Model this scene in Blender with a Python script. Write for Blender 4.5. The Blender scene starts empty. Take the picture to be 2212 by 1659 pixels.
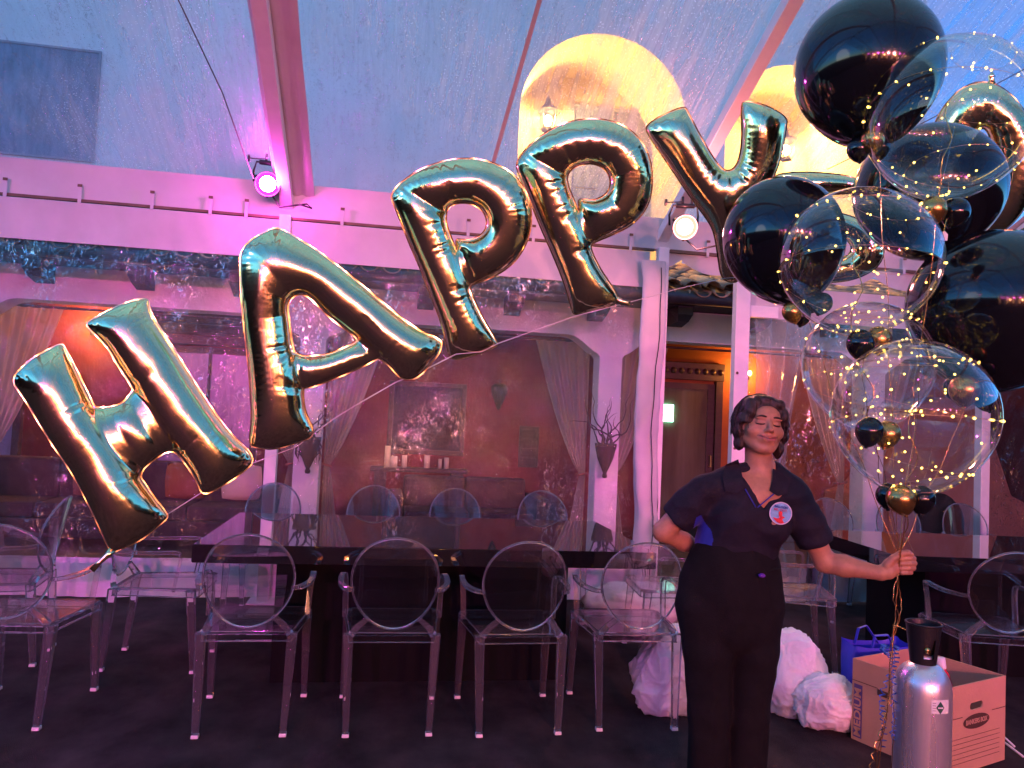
import bpy, bmesh, math, random
import numpy as np
from mathutils import Vector, Matrix, Quaternion, noise, geometry
from mathutils.bvhtree import BVHTree
random.seed(7); np.random.seed(7)
PI = math.pi
S = bpy.context.scene
C = S.collection

# ------------------------------------------------------------------ camera
CAM = Vector((0.0, 0.0, 1.5)); FPX = 1640.0
psi, pit, rol = math.radians(9.4), math.radians(2.75), math.radians(2.65)
F = Vector((math.sin(psi)*math.cos(pit), math.cos(psi)*math.cos(pit), math.sin(pit)))
r0 = Vector((math.cos(psi), -math.sin(psi), 0)); u0 = r0.cross(F)
R = r0*math.cos(rol)+u0*math.sin(rol); U = u0*math.cos(rol)-r0*math.sin(rol)
cd = bpy.data.cameras.new('camera'); cam = bpy.data.objects.new('camera', cd); C.objects.link(cam)
cd.sensor_width = 36; cd.lens = 36*FPX/2211.0; cd.clip_start = 0.05; cd.clip_end = 600
M = Matrix(((R.x, U.x, -F.x, CAM.x), (R.y, U.y, -F.y, CAM.y), (R.z, U.z, -F.z, CAM.z), (0, 0, 0, 1)))
cam.matrix_world = M; S.camera = cam

# ------------------------------------------------------------------ dusk sky, faint sun, exposure
SKY_STRENGTH = 0.09; EXPOSURE = 2.45
w = bpy.data.worlds.new('World'); S.world = w; w.use_nodes = True
wn = w.node_tree; bg = wn.nodes['Background']
sky = wn.nodes.new('ShaderNodeTexSky'); sky.sky_type = 'NISHITA'; sky.sun_disc = False
sky.sun_elevation = math.radians(7.5); sky.sun_rotation = math.radians(250)
sky.ozone_density = 7.0; sky.dust_density = 0.0; sky.air_density = 1.0
# added dusk cloud sheet: even, brighter toward the zenith to brighten the foil reflections, thinning to clear blue lower down
tcw = wn.nodes.new('ShaderNodeTexCoord'); sxyz = wn.nodes.new('ShaderNodeSeparateXYZ'); wn.links.new(tcw.outputs['Generated'], sxyz.inputs[0])
mr = wn.nodes.new('ShaderNodeMapRange'); mr.interpolation_type = 'SMOOTHSTEP'; mr.inputs[1].default_value = .42; mr.inputs[2].default_value = .95; mr.inputs[4].default_value = .85
wn.links.new(sxyz.outputs[2], mr.inputs[0]); mw_ = wn.nodes.new('ShaderNodeMix'); mw_.data_type = 'RGBA'; wn.links.new(mr.outputs[0], mw_.inputs[0]); wn.links.new(sky.outputs[0], mw_.inputs[6])
mw_.inputs[7].default_value = (.62, 1.50, 2.15, 1); wn.links.new(mw_.outputs[2], bg.inputs[0]); bg.inputs[1].default_value = SKY_STRENGTH
sl = bpy.data.lights.new('sun', 'SUN'); sl.energy = 0.03; sl.angle = math.radians(20); sl.color = (1, .85, .7)
so = bpy.data.objects.new('sun', sl); C.objects.link(so)
so.rotation_euler = (math.radians(86), 0, math.radians(-250+180))
S.view_settings.view_transform = 'Standard'; S.view_settings.look = 'None'
S.view_settings.exposure = EXPOSURE; S.view_settings.gamma = 1
S.render.engine = 'CYCLES'
cy = S.cycles
cy.max_bounces = 14; cy.diffuse_bounces = 3; cy.glossy_bounces = 5; cy.transmission_bounces = 12
cy.transparent_max_bounces = 24; cy.sample_clamp_indirect = 4.0; cy.sample_clamp_direct = 0
cy.caustics_reflective = False; cy.caustics_refractive = False; cy.use_denoising = True
cy.blur_glossy = 0.0

def PD(x, y, D): return CAM + (R*(x-1105.5)+U*(829.5-y)+F*FPX)*(D/FPX)
def PY(x, y, Y):
    d = R*(x-1105.5)+U*(829.5-y)+F*FPX; return CAM + d*(Y/d.y)
def PZ(x, y, z=0):
    d = R*(x-1105.5)+U*(829.5-y)+F*FPX; return CAM + d*((z-1.5)/d.z)

# ------------------------------------------------------------------ materials
MATS = {}
class NT:
    def __init__(s, name):
        s.m = bpy.data.materials.new(name); s.m.use_nodes = True; s.t = s.m.node_tree; s.n = s.t.nodes
        s.out = s.n['Material Output']; s.p = s.n['Principled BSDF']; MATS[name] = s.m
    def add(s, typ, **kw):
        nd = s.n.new(typ)
        for k, v in kw.items(): setattr(nd, k, v)
        return nd
    def link(s, a, b): s.t.links.new(a, b)
    def coord(s, scale=(1, 1, 1), rot=(0, 0, 0)):
        tc = s.add('ShaderNodeTexCoord'); mp = s.add('ShaderNodeMapping')
        mp.inputs['Scale'].default_value = scale; mp.inputs['Rotation'].default_value = rot
        s.link(tc.outputs['Object'], mp.inputs[0]); return mp.outputs[0]
    def noise(s, vec, scale, detail=4, rough=.55, dist=0):
        nd = s.add('ShaderNodeTexNoise'); nd.inputs['Scale'].default_value = scale; nd.inputs['Detail'].default_value = detail
        nd.inputs['Roughness'].default_value = rough; nd.inputs['Distortion'].default_value = dist
        if vec is not None: s.link(vec, nd.inputs['Vector'])
        return nd.outputs[0]
    def ramp(s, fac, stops):
        r = s.add('ShaderNodeValToRGB'); s.link(fac, r.inputs[0]); e = r.color_ramp.elements
        while len(e) < len(stops): e.new(.5)
        for k, (p, c) in enumerate(stops):
            e[k].position = p; e[k].color = (c, c, c, 1) if not hasattr(c, '__len__') else (*c, 1)
        return r.outputs[0]
    def bump(s, h, strength=.3, dist=.01, normal=None):
        b = s.add('ShaderNodeBump'); b.inputs['Strength'].default_value = strength; b.inputs['Distance'].default_value = dist
        s.link(h, b.inputs['Height'])
        if normal is not None: s.link(normal, b.inputs['Normal'])
        return b.outputs[0]
def principled(name, col, rough=.6, metal=0, spec=.5, var=0, vscale=8, bump=0, bscale=60, stretch=(1, 1, 1), coat=0, sheen=0, rvar=0):
    t = NT(name); p = t.p
    p.inputs['Base Color'].default_value = (*col, 1); p.inputs['Roughness'].default_value = rough
    p.inputs['Metallic'].default_value = metal; p.inputs['Specular IOR Level'].default_value = spec
    p.inputs['Coat Weight'].default_value = coat; p.inputs['Sheen Weight'].default_value = sheen
    if var or bump or rvar: v = t.coord(stretch)
    if var:
        n = t.noise(v, vscale, 6, .6)
        c = t.ramp(n, [(.28, tuple(x*(1-var) for x in col)), (.72, tuple(min(1, x*(1+var)) for x in col))])
        t.link(c, p.inputs['Base Color'])
    if rvar:
        n = t.noise(v, vscale*.7, 4)
        t.link(t.ramp(n, [(.3, max(0, rough-rvar)), (.7, rough+rvar)]), p.inputs['Roughness'])
    if bump:
        t.link(t.bump(t.noise(v, bscale, 5), bump, .01), p.inputs['Normal'])
    return t.m
def emissive(name, col, strength, sample=True):
    t = NT(name); t.n.remove(t.p); e = t.add('ShaderNodeEmission')
    e.inputs[0].default_value = (*col, 1); e.inputs[1].default_value = strength; t.link(e.outputs[0], t.out.inputs[0])
    if not sample: t.m.cycles.emission_sampling = 'NONE'
    return t.m
def film(name, tint=(.97, .97, .98), base=.05, edge=.8, power=3.0, rough=.03, haze=0, bump=0, bscale=3, stretch=(1, 1, 1), streaks=False, gcol=(1, 1, 1)):
    """thin clear sheet: mostly transparent, mirror-like at grazing angles, optional milky haze"""
    t = NT(name); t.n.remove(t.p)
    tr = t.add('ShaderNodeBsdfTransparent'); tr.inputs[0].default_value = (*tint, 1)
    gl = t.add('ShaderNodeBsdfGlossy'); gl.inputs['Roughness'].default_value = rough; gl.inputs[0].default_value = (*gcol, 1)
    lw = t.add('ShaderNodeLayerWeight'); lw.inputs[0].default_value = .5
    pw = t.add('ShaderNodeMath', operation='POWER'); t.link(lw.outputs['Facing'], pw.inputs[0]); pw.inputs[1].default_value = power
    ma = t.add('ShaderNodeMath', operation='MULTIPLY_ADD'); t.link(pw.outputs[0], ma.inputs[0]); ma.inputs[1].default_value = edge; ma.inputs[2].default_value = base
    mx = t.add('ShaderNodeMixShader'); t.link(ma.outputs[0], mx.inputs[0]); t.link(tr.outputs[0], mx.inputs[1]); t.link(gl.outputs[0], mx.inputs[2])
    last = mx.outputs[0]
    if bump:
        v = t.coord(stretch)
        h = t.noise(v, bscale, 4, .6, .8)
        b = t.bump(h, bump, .05); t.link(b, gl.inputs['Normal'])
        if streaks != 'roof':
            h2 = t.noise(v, bscale*6, 4, .7, 1.2); b2_ = t.bump(h2, bump, .05, b); h3 = t.noise(v, bscale*32, 3, .65, .8); b2 = t.bump(h3, bump*.8, .012, b2_); t.link(b2, gl.inputs['Normal'])
            # crinkled patches: fine sharp folds that flash where they catch a lamp
            va = t.coord((1, 1, .8)); ar = t.ramp(t.noise(va, 1.15, 5, .6, .5), [(.48, 0.0), (.60, 1.0)]); rd = t.ramp(t.noise(t.coord(stretch), bscale*15, 4, .6, 1.6), [(.462, 0.0), (.50, 1.0), (.538, 0.0)])
            r2 = t.ramp(t.noise(t.coord((1, 1, 1)), 26, 3, .6), [(.42, 0.0), (.56, 1.0)])
            q1 = t.add('ShaderNodeMath', operation='MULTIPLY'); t.link(ar, q1.inputs[0]); t.link(rd, q1.inputs[1]); q2 = t.add('ShaderNodeMath', operation='MULTIPLY'); t.link(q1.outputs[0], q2.inputs[0]); t.link(r2, q2.inputs[1])
            q3 = t.add('ShaderNodeMath', operation='MULTIPLY_ADD'); q3.use_clamp = True; t.link(q2.outputs[0], q3.inputs[0]); q3.inputs[1].default_value = .9; t.link(ma.outputs[0], q3.inputs[2]); t.link(q3.outputs[0], mx.inputs[0])
    if haze:
        tl = t.add('ShaderNodeBsdfTranslucent'); tl.inputs[0].default_value = (.85, .85, .88, 1)
        df = t.add('ShaderNodeBsdfDiffuse'); df.inputs[0].default_value = (.8, .8, .83, 1)
        m2 = t.add('ShaderNodeMixShader'); m2.inputs[0].default_value = .5; t.link(tl.outputs[0], m2.inputs[1]); t.link(df.outputs[0], m2.inputs[2])
        m3 = t.add('ShaderNodeMixShader'); t.link(last, m3.inputs[1]); t.link(m2.outputs[0], m3.inputs[2]); last = m3.outputs[0]
        if streaks == 'roof':
            # condensation: runs down the slope, beads between, patches that have dried
            v2 = t.coord((1.9, .16, .16), (0, 0, .12)); n1 = t.noise(v2, 5.0, 8, .68, .6)
            v3 = t.coord((1, 1, 1)); n2_ = t.noise(v3, .45, 3, .5); sx3 = t.add('ShaderNodeSeparateXYZ'); t.link(v3, sx3.inputs[0])
            mr_ = t.add('ShaderNodeMapRange'); mr_.interpolation_type = 'SMOOTHSTEP'; mr_.inputs[1].default_value = -1.5; mr_.inputs[2].default_value = 1.6; mr_.inputs[3].default_value = -.05; mr_.inputs[4].default_value = .13; t.link(sx3.outputs[0], mr_.inputs[0])
            an = t.add('ShaderNodeMath', operation='ADD'); t.link(n2_, an.inputs[0]); t.link(mr_.outputs[0], an.inputs[1]); n2 = an.outputs[0]
            vv = t.add('ShaderNodeTexVoronoi'); vv.inputs['Scale'].default_value = 55; t.link(v3, vv.inputs['Vector'])
            beads = t.ramp(vv.outputs['Distance'], [(.13, 1.0), (.19, 0.0)])
            run = t.ramp(n1, [(.40, 0.0), (.66, 1.0)]); area = t.ramp(n2, [(.42, .10), (.58, 1.0)])
            k1 = t.add('ShaderNodeMath', operation='MULTIPLY_ADD'); t.link(run, k1.inputs[0]); k1.inputs[1].default_value = .75; k1.inputs[2].default_value = .35
            k1b = t.add('ShaderNodeMath', operation='MULTIPLY_ADD'); t.link(beads, k1b.inputs[0]); k1b.inputs[1].default_value = 2.4; t.link(k1.outputs[0], k1b.inputs[2])
            k2 = t.add('ShaderNodeMath', operation='MULTIPLY'); t.link(k1b.outputs[0], k2.inputs[0]); t.link(area, k2.inputs[1])
            k3 = t.add('ShaderNodeMath', operation='MULTIPLY'); t.link(k2.outputs[0], k3.inputs[0]); k3.inputs[1].default_value = haze
            t.link(k3.outputs[0], m3.inputs[0])
            b2 = t.bump(n1, .5, .02); b3 = t.bump(beads, .8, .006, b2); hw = t.noise(t.coord((1, .6, 1)), 26, 4, .65, 1.0); b4 = t.bump(hw, .9, .016, b3); t.link(b4, gl.inputs['Normal'])
            # wet runs and drops shine
            wr = t.ramp(t.noise(t.coord((2.2, .5, .5)), 9, 4, .65, .8), [(.50, 0.0), (.60, 1.0)]); wd = t.ramp(hw, [(.46, 0.0), (.50, 1.0), (.54, 0.0)])
            w1 = t.add('ShaderNodeMath', operation='MULTIPLY'); t.link(wr, w1.inputs[0]); t.link(wd, w1.inputs[1])
            w2 = t.add('ShaderNodeMath', operation='MULTIPLY_ADD'); w2.use_clamp = True; t.link(w1.outputs[0], w2.inputs[0]); w2.inputs[1].default_value = .42; t.link(ma.outputs[0], w2.inputs[2]); t.link(w2.outputs[0], mx.inputs[0])
        else:
            v2 = t.coord((1, 1, .35)); n1 = t.noise(v2, 2.5, 6, .65, .4)
            k = t.ramp(n1, [(.35, haze*.35), (.7, haze*1.4)]); t.link(k, m3.inputs[0])
    t.link(last, t.out.inputs[0]); return t.m

film('roof_vinyl', tint=(.96, .965, .975), base=.05, edge=.4, haze=.55, rough=.05, bump=.4, bscale=1.5, streaks='roof')
film('wall_vinyl', tint=(.94, .93, .94), base=.045, edge=.5, haze=.035, rough=.012, bump=.42, bscale=1.1, stretch=(1, 1, .55))
film('drape_vinyl', tint=(.9, .88, .9), base=.10, edge=.8, haze=.16, rough=.04, bump=.5, bscale=5, stretch=(1, 1, .3))
film('bubble', tint=(.985, .985, .985), base=.04, edge=.95, power=2.7, rough=.015)
film('window_glass', tint=(.55, .6, .62), base=.08, edge=.8, rough=.02)
principled('white_pvc', (.60, .57, .58), .5, var=.08, vscale=3, bump=.12, bscale=9)
principled('skirt_pvc', (.93, .91, .93), .5, var=.05, vscale=4, bump=.5, bscale=12)
principled('white_paint', (.80, .78, .78), .38, var=.05, vscale=10, bump=.04)
principled('steel', (.30, .29, .30), .38, metal=1, rvar=.1)
principled('rust_steel', (.16, .10, .07), .6, metal=.6, var=.3)
principled('black_metal', (.02, .02, .022), .4, metal=.3)
principled('lamp_grey', (.16, .15, .16), .45)
principled('cable', (.012, .012, .012), .6)
principled('carpet', (.050, .034, .036), .95, var=.6, vscale=3.5, bump=.9, bscale=240, stretch=(1, .7, 1), spec=.15)
principled('patio', (.10, .055, .045), .6, var=.3, bump=.2, bscale=20)
principled('ground_soil', (.06, .05, .045), .95, var=.3, vscale=1)
principled('stucco', (.74, .71, .72), .85, var=.07, vscale=1.6, bump=.35, bscale=22)
principled('stucco_up', (.74, .78, .82), .9, var=.10, vscale=.7, bump=.2, bscale=14)
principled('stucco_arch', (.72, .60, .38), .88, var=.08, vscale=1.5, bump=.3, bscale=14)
principled('red_wall', (.15, .024, .026), .8, var=.28, vscale=2.4, bump=.3, bscale=16)
principled('orange_wall', (.30, .085, .025), .8, var=.2, vscale=3, bump=.3, bscale=16)
principled('adobe', (.36, .15, .10), .85, var=.15, vscale=3, bump=.3)
principled('dark_wood', (.045, .022, .016), .45, var=.35, vscale=6, stretch=(1, 1, 6), bump=.2)
principled('eave_wood', (.035, .028, .03), .6, var=.3, vscale=5, bump=.2)
principled('gutter_metal', (.05, .045, .05), .45, metal=.4, var=.2)
principled('terracotta', (.34, .155, .09), .75, var=.35, vscale=9, bump=.3, bscale=40)
principled('terracotta_b', (.44, .24, .15), .75, var=.3, vscale=9, bump=.3, bscale=40)
principled('terracotta_c', (.26, .11, .07), .8, var=.35, vscale=9, bump=.3, bscale=40)
principled('candle_wax', (.72, .62, .45), .5)
principled('clay', (.07, .045, .035), .7, var=.2, bump=.3)
principled('vine', (.07, .045, .05), .7, var=.3)
principled('leaf_dark', (.03, .045, .025), .6, var=.4)
principled('dark_canvas', (.022, .020, .030), .75, var=.5, vscale=5)
principled('throw_cloth', (.30, .12, .09), .9, var=.4, vscale=9)
principled('sofa_cloth', (.07, .04, .045), .9, var=.2)
principled('black_gloss', (.006, .006, .007), .03, spec=.9, coat=1)
principled('black_drape', (.004, .004, .005), .9, spec=.2)
principled('latex_black', (.005, .006, .008), .10, spec=.55, coat=.15)
principled('latex_gold', (.55, .33, .10), .24, metal=.92)
principled('ribbon_gold', (.80, .48, .14), .22, metal=.95)
principled('ribbon_blue', (.05, .20, .75), .25, metal=.4)
principled('string_white', (.75, .72, .72), .6)
principled('cord_dark', (.08, .03, .03), .7)
principled('copper_wire', (.75, .42, .25), .3, metal=1)
principled('plastic_white', (.75, .73, .75), .45)
principled('plastic_bag', (.84, .82, .84), .35, var=.03, bump=.5, bscale=38)
MATS['plastic_bag'].node_tree.nodes['Principled BSDF'].inputs['Subsurface Weight'].default_value = .5; MATS['plastic_bag'].node_tree.nodes['Principled BSDF'].inputs['Subsurface Radius'].default_value = (.05, .04, .05)
MATS['plastic_bag'].node_tree.nodes['Principled BSDF'].inputs['Subsurface Scale'].default_value = 1
principled('blue_bag', (.03, .04, .55), .45, var=.2, bump=.4, bscale=14)
principled('cardboard', (.52, .31, .19), .85, var=.07, vscale=5, bump=.12, bscale=70)
principled('cardboard_in', (.36, .21, .13), .9, var=.07)
principled('ink_purple', (.10, .07, .20), .8)
principled('ink_brown', (.07, .035, .02), .8)
principled('red_plastic', (.60, .015, .05), .3)
principled('tank_alu', (.80, .78, .80), .30, metal=.78, rvar=.06, vscale=3, bump=.06, bscale=30, stretch=(6, 6, .3))
principled('brass', (.65, .45, .16), .3, metal=1)
principled('label_white', (.75, .75, .75), .5)
principled('label_green', (.02, .10, .06), .5)
principled('shirt_navy', (.009, .008, .018), .8, sheen=0, var=.25, vscale=30, bump=.25, bscale=220, spec=.3)
principled('shirt_blue', (.012, .02, .30), .6, sheen=.1, bump=.25, bscale=200, var=.15)
principled('pants_black', (.0065, .006, .0075), .88, sheen=0, var=.25, vscale=20, bump=.25, bscale=200, spec=.2)
principled('purple_cloth', (.12, .02, .35), .6)
principled('shoe', (.02, .02, .022), .5)
principled('lash', (.012, .006, .005), .7)
principled('brow', (.03, .016, .012), .8)
principled('earring', (.8, .8, .78), .15, metal=.8)
principled('patch_blue', (.20, .42, .66), .6, var=.3, vscale=40)
principled('patch_rim', (.70, .62, .78), .6)
principled('patch_red', (.62, .02, .03), .4, var=.35, vscale=90)
principled('patch_ink', (.02, .04, .25), .6)
principled('patch_pink', (.45, .08, .22), .6)
# skin with lips and cheeks in a colour attribute
t = NT('skin'); ca = t.add('ShaderNodeVertexColor'); ca.layer_name = 'Col'
nn = t.noise(t.coord(), 60, 4); mxc = t.add('ShaderNodeMix'); mxc.data_type = 'RGBA'; mxc.blend_type = 'MULTIPLY'
mxc.inputs[0].default_value = 1; t.link(ca.outputs[0], mxc.inputs[6]); t.link(t.ramp(nn, [(.3, .86), (.7, 1.05)]), mxc.inputs[7])
t.link(mxc.outputs[2], t.p.inputs['Base Color']); t.p.inputs['Roughness'].default_value = .48
t.p.inputs['Subsurface Weight'].default_value = .12; t.p.inputs['Subsurface Radius'].default_value = (.012, .005, .003); t.p.inputs['Subsurface Scale'].default_value = 1
t.link(t.bump(t.noise(t.coord(), 260, 3), .12, .002), t.p.inputs['Normal'])
t = NT('hair'); v = t.coord((30, 30, 5)); n1 = t.noise(v, 6, 5, .7, 1.0)
t.link(t.ramp(n1, [(.3, (.008, .004, .0035)), (.75, (.034, .016, .012))]), t.p.inputs['Base Color']); t.p.inputs['Roughness'].default_value = .42
t.link(t.bump(n1, .8, .004), t.p.inputs['Normal'])
# foil: metal with a pale gold tint and fine crumple
t = NT('gold_foil'); p = t.p; p.inputs['Metallic'].default_value = 1; p.inputs['Roughness'].default_value = .13
p.inputs['Base Color'].default_value = (1.0, .83, .43, 1)
v = t.coord(); n1 = t.noise(v, 9, 3, .5, .5); n2 = t.noise(v, 60, 3, .6)
b1 = t.bump(n1, .07, .02); t.link(t.bump(n2, .03, .004, b1), p.inputs['Normal'])
# clear polycarbonate
t = NT('polycarbonate'); t.n.remove(t.p); g = t.add('ShaderNodeBsdfGlass'); g.inputs['IOR'].default_value = 1.36
g.inputs[0].default_value = (.99, .98, .99, 1); g.inputs['Roughness'].default_value = 0; 
tr = t.add('ShaderNodeBsdfTransparent'); tr.inputs[0].default_value = (.96, .95, .97, 1); mx = t.add('ShaderNodeMixShader'); mx.inputs[0].default_value = .80
t.link(tr.outputs[0], mx.inputs[1]); t.link(g.outputs[0], mx.inputs[2])
d1 = t.add('ShaderNodeBsdfTranslucent'); d2 = t.add('ShaderNodeBsdfDiffuse'); d1.inputs[0].default_value = (.8, .78, .82, 1); d2.inputs[0].default_value = (.8, .78, .82, 1)
m4 = t.add('ShaderNodeMixShader'); t.link(d1.outputs[0], m4.inputs[1]); t.link(d2.outputs[0], m4.inputs[2]); m5 = t.add('ShaderNodeMixShader'); m5.inputs[0].default_value = .005
t.link(mx.outputs[0], m5.inputs[1]); t.link(m4.outputs[0], m5.inputs[2]); t.link(m5.outputs[0], t.out.inputs[0])
t = NT('polycarbonate_thick'); t.n.remove(t.p); g = t.add('ShaderNodeBsdfGlass'); g.inputs['IOR'].default_value = 1.45; g.inputs[0].default_value = (.97, .95, .98, 1)
d1 = t.add('ShaderNodeBsdfTranslucent'); d2 = t.add('ShaderNodeBsdfDiffuse'); d1.inputs[0].default_value = (.85, .82, .86, 1); d2.inputs[0].default_value = (.85, .82, .86, 1)
m4 = t.add('ShaderNodeMixShader'); t.link(d1.outputs[0], m4.inputs[1]); t.link(d2.outputs[0], m4.inputs[2]); m5 = t.add('ShaderNodeMixShader'); m5.inputs[0].default_value = .09
t.link(g.outputs[0], m5.inputs[1]); t.link(m4.outputs[0], m5.inputs[2]); t.link(m5.outputs[0], t.out.inputs[0])
# sheer curtain
t = NT('sheer'); t.n.remove(t.p); tr = t.add('ShaderNodeBsdfTransparent'); df = t.add('ShaderNodeBsdfDiffuse'); tl = t.add('ShaderNodeBsdfTranslucent')
df.inputs[0].default_value = (.62, .56, .52, 1); tl.inputs[0].default_value = (.6, .55, .5, 1)
m1 = t.add('ShaderNodeMixShader'); m1.inputs[0].default_value = .45; t.link(df.outputs[0], m1.inputs[1]); t.link(tl.outputs[0], m1.inputs[2])
m2 = t.add('ShaderNodeMixShader'); m2.inputs[0].default_value = .66; t.link(tr.outputs[0], m2.inputs[1]); t.link(m1.outputs[0], m2.inputs[2]); t.link(m2.outputs[0], t.out.inputs[0])
emissive('lens_magenta', (1, .10, .75), 60, False); emissive('lens_coral', (1, .30, .20), 22, False)
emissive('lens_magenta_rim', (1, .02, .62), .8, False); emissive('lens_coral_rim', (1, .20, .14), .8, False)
emissive('lit_pane', (1, .36, .18), 1.5, False)
emissive('led_warm', (1, .60, .10), 1.5, False); emissive('lantern_glow', (1, .62, .18), 30, False); emissive('bulb_warm', (1, .42, .08), 28, False)
emissive('reflection_teal', (.30, 1, .75), 2.2, False)

# ------------------------------------------------------------------ mesh helpers
class MB:
    def __init__(s): s.v = []; s.f = []; s.mi = []
    def add(s, vs, fs, mi=0):
        o = len(s.v); s.v += [tuple(p) for p in vs]; s.f += [tuple(i+o for i in f) for f in fs]; s.mi += [mi]*len(fs); return s
    def box(s, a, b, mi=0):
        x0, y0, z0 = a; x1, y1, z1 = b
        return s.add([(x0, y0, z0), (x1, y0, z0), (x1, y1, z0), (x0, y1, z0), (x0, y0, z1), (x1, y0, z1), (x1, y1, z1), (x0, y1, z1)],
                     [(0, 3, 2, 1), (4, 5, 6, 7), (0, 1, 5, 4), (1, 2, 6, 5), (2, 3, 7, 6), (3, 0, 4, 7)], mi)
    def hexa(s, p, mi=0):   # eight points, bottom ring then top ring
        return s.add(p, [(0, 3, 2, 1), (4, 5, 6, 7), (0, 1, 5, 4), (1, 2, 6, 5), (2, 3, 7, 6), (3, 0, 4, 7)], mi)
    def tube(s, pts, r, n=8, cap=True, flat=1.0, mi=0, up=None):
        pts = [Vector(p) for p in pts]; rs = r if hasattr(r, '__len__') else [r]*len(pts)
        t0 = (pts[1]-pts[0]).normalized(); ref = Vector(up) if up is not None else (Vector((0, 0, 1)) if abs(t0.z) < .9 else Vector((1, 0, 0)))
        x = t0.cross(ref).normalized(); vs = []; fs = []
        for i, p in enumerate(pts):
            t_ = (pts[min(i+1, len(pts)-1)]-pts[max(i-1, 0)]).normalized()
            x = (x-t_*x.dot(t_)); x = x.normalized() if x.length > 1e-6 else t_.orthogonal().normalized(); y = t_.cross(x)
            for k in range(n):
                a = 2*PI*(k+.5)/n; vs.append(p+(x*math.cos(a)+y*math.sin(a)*flat)*rs[i])
        for i in range(len(pts)-1):
            for k in range(n):
                k2 = (k+1) % n; fs.append((i*n+k, i*n+k2, (i+1)*n+k2, (i+1)*n+k))
        if cap: fs.append(tuple(range(n-1, -1, -1))); fs.append(tuple((len(pts)-1)*n+k for k in range(n)))
        return s.add(vs, fs, mi)
    def lathe(s, prof, c=(0, 0, 0), n=24, axis=None, mi=0):
        c = Vector(c); q = Vector((0, 0, 1)).rotation_difference(Vector(axis).normalized()) if axis is not None else Quaternion()
        vs = []; fs = []
        for (r, z) in prof:
            for k in range(n):
                a = 2*PI*k/n; vs.append(c+q @ Vector((r*math.cos(a), r*math.sin(a), z)))
        for i in range(len(prof)-1):
            for k in range(n):
                k2 = (k+1) % n; fs.append((i*n+k, i*n+k2, (i+1)*n+k2, (i+1)*n+k))
        return s.add(vs, fs, mi)
    def ball(s, c, r, n=12, m=8, sc=(1, 1, 1), axis=None, mi=0):
        prof = [(max(1e-4, math.sin(PI*i/m))*r*sc[0], -math.cos(PI*i/m)*r*sc[2]) for i in range(m+1)]
        return s.lathe(prof, c, n, axis, mi)
    def poly(s, pts, nrm, th, mi=0):    # flat polygon given thickness
        n = len(pts); nv = Vector(nrm)*th; a = [Vector(p) for p in pts]; b = [p+nv for p in a]
        return s.add(a+b, [tuple(range(n-1, -1, -1)), tuple(range(n, 2*n))]+[(i, (i+1) % n, n+(i+1) % n, n+i) for i in range(n)], mi)
    def mesh(s, name, mats, smooth=False):
        me = bpy.data.meshes.new(name); me.from_pydata(s.v, [], s.f)
        for m in (mats if isinstance(mats, (list, tuple)) else [mats]): me.materials.append(MATS[m])
        if any(s.mi): me.polygons.foreach_set('material_index', s.mi)
        if smooth: me.polygons.foreach_set('use_smooth', [True]*len(s.f))
        me.update(); return me
def recalc(me):
    b = bmesh.new(); b.from_mesh(me); bmesh.ops.recalc_face_normals(b, faces=b.faces); b.to_mesh(me); b.free()
def link(name, me, parent=None, loc=None, rot=None):
    o = bpy.data.objects.new(name, me); C.objects.link(o)
    if parent is not None: o.parent = parent
    if loc is not None: o.location = loc
    if rot is not None: o.rotation_euler = rot
    return o
def obj(name, mb, mats, parent=None, smooth=False, bev=0, fix=True, loc=None, rot=None):
    """mb in world coordinates; re-based on the parent's origin"""
    me = mb.mesh(name, mats, smooth)
    if parent is not None:
        q = parent
        off = Vector((0, 0, 0)); rt = Matrix.Identity(4)
        while q is not None: rt = q.matrix_basis @ rt; q = q.parent
        me.transform(rt.inverted())
    if fix or bev:
        b = bmesh.new(); b.from_mesh(me); bmesh.ops.recalc_face_normals(b, faces=b.faces)
        if bev: bmesh.ops.bevel(b, geom=[e for e in b.edges if len(e.link_faces) == 2 and e.calc_face_angle(0) > .5], offset=bev, segments=2, profile=.6, affect='EDGES')
        b.to_mesh(me); b.free()
    return link(name, me, parent, loc, rot)
def tag(o, label=None, cat=None, group=None, kind=None):
    if label: o['label'] = label
    if cat: o['category'] = cat
    if group: o['group'] = group
    if kind: o['kind'] = kind
    return o
def thing(name, label, cat, loc=(0, 0, 0), group=None, rz=0):
    o = bpy.data.objects.new(name, None); C.objects.link(o); o.location = loc; o.rotation_euler = (0, 0, rz); o.empty_display_size = .1
    o.matrix_basis = Matrix.Translation(Vector(loc)) @ Matrix.Rotation(rz, 4, 'Z')
    return tag(o, label, cat, group)
def copy_tree(o, parent=None):
    c = o.copy(); C.objects.link(c)
    if parent is not None: c.parent = parent
    for ch in list(o.children): copy_tree(ch, c)
    return c
def grid_mesh(fn, nu, nv):
    vs = [fn(i/nu, j/nv) for j in range(nv+1) for i in range(nu+1)]
    fs = [(j*(nu+1)+i, j*(nu+1)+i+1, (j+1)*(nu+1)+i+1, (j+1)*(nu+1)+i) for j in range(nv) for i in range(nu)]
    m = MB(); m.add(vs, fs); return m
def nz(x, y=0, z=0): return noise.noise(Vector((x, y, z)))
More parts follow.
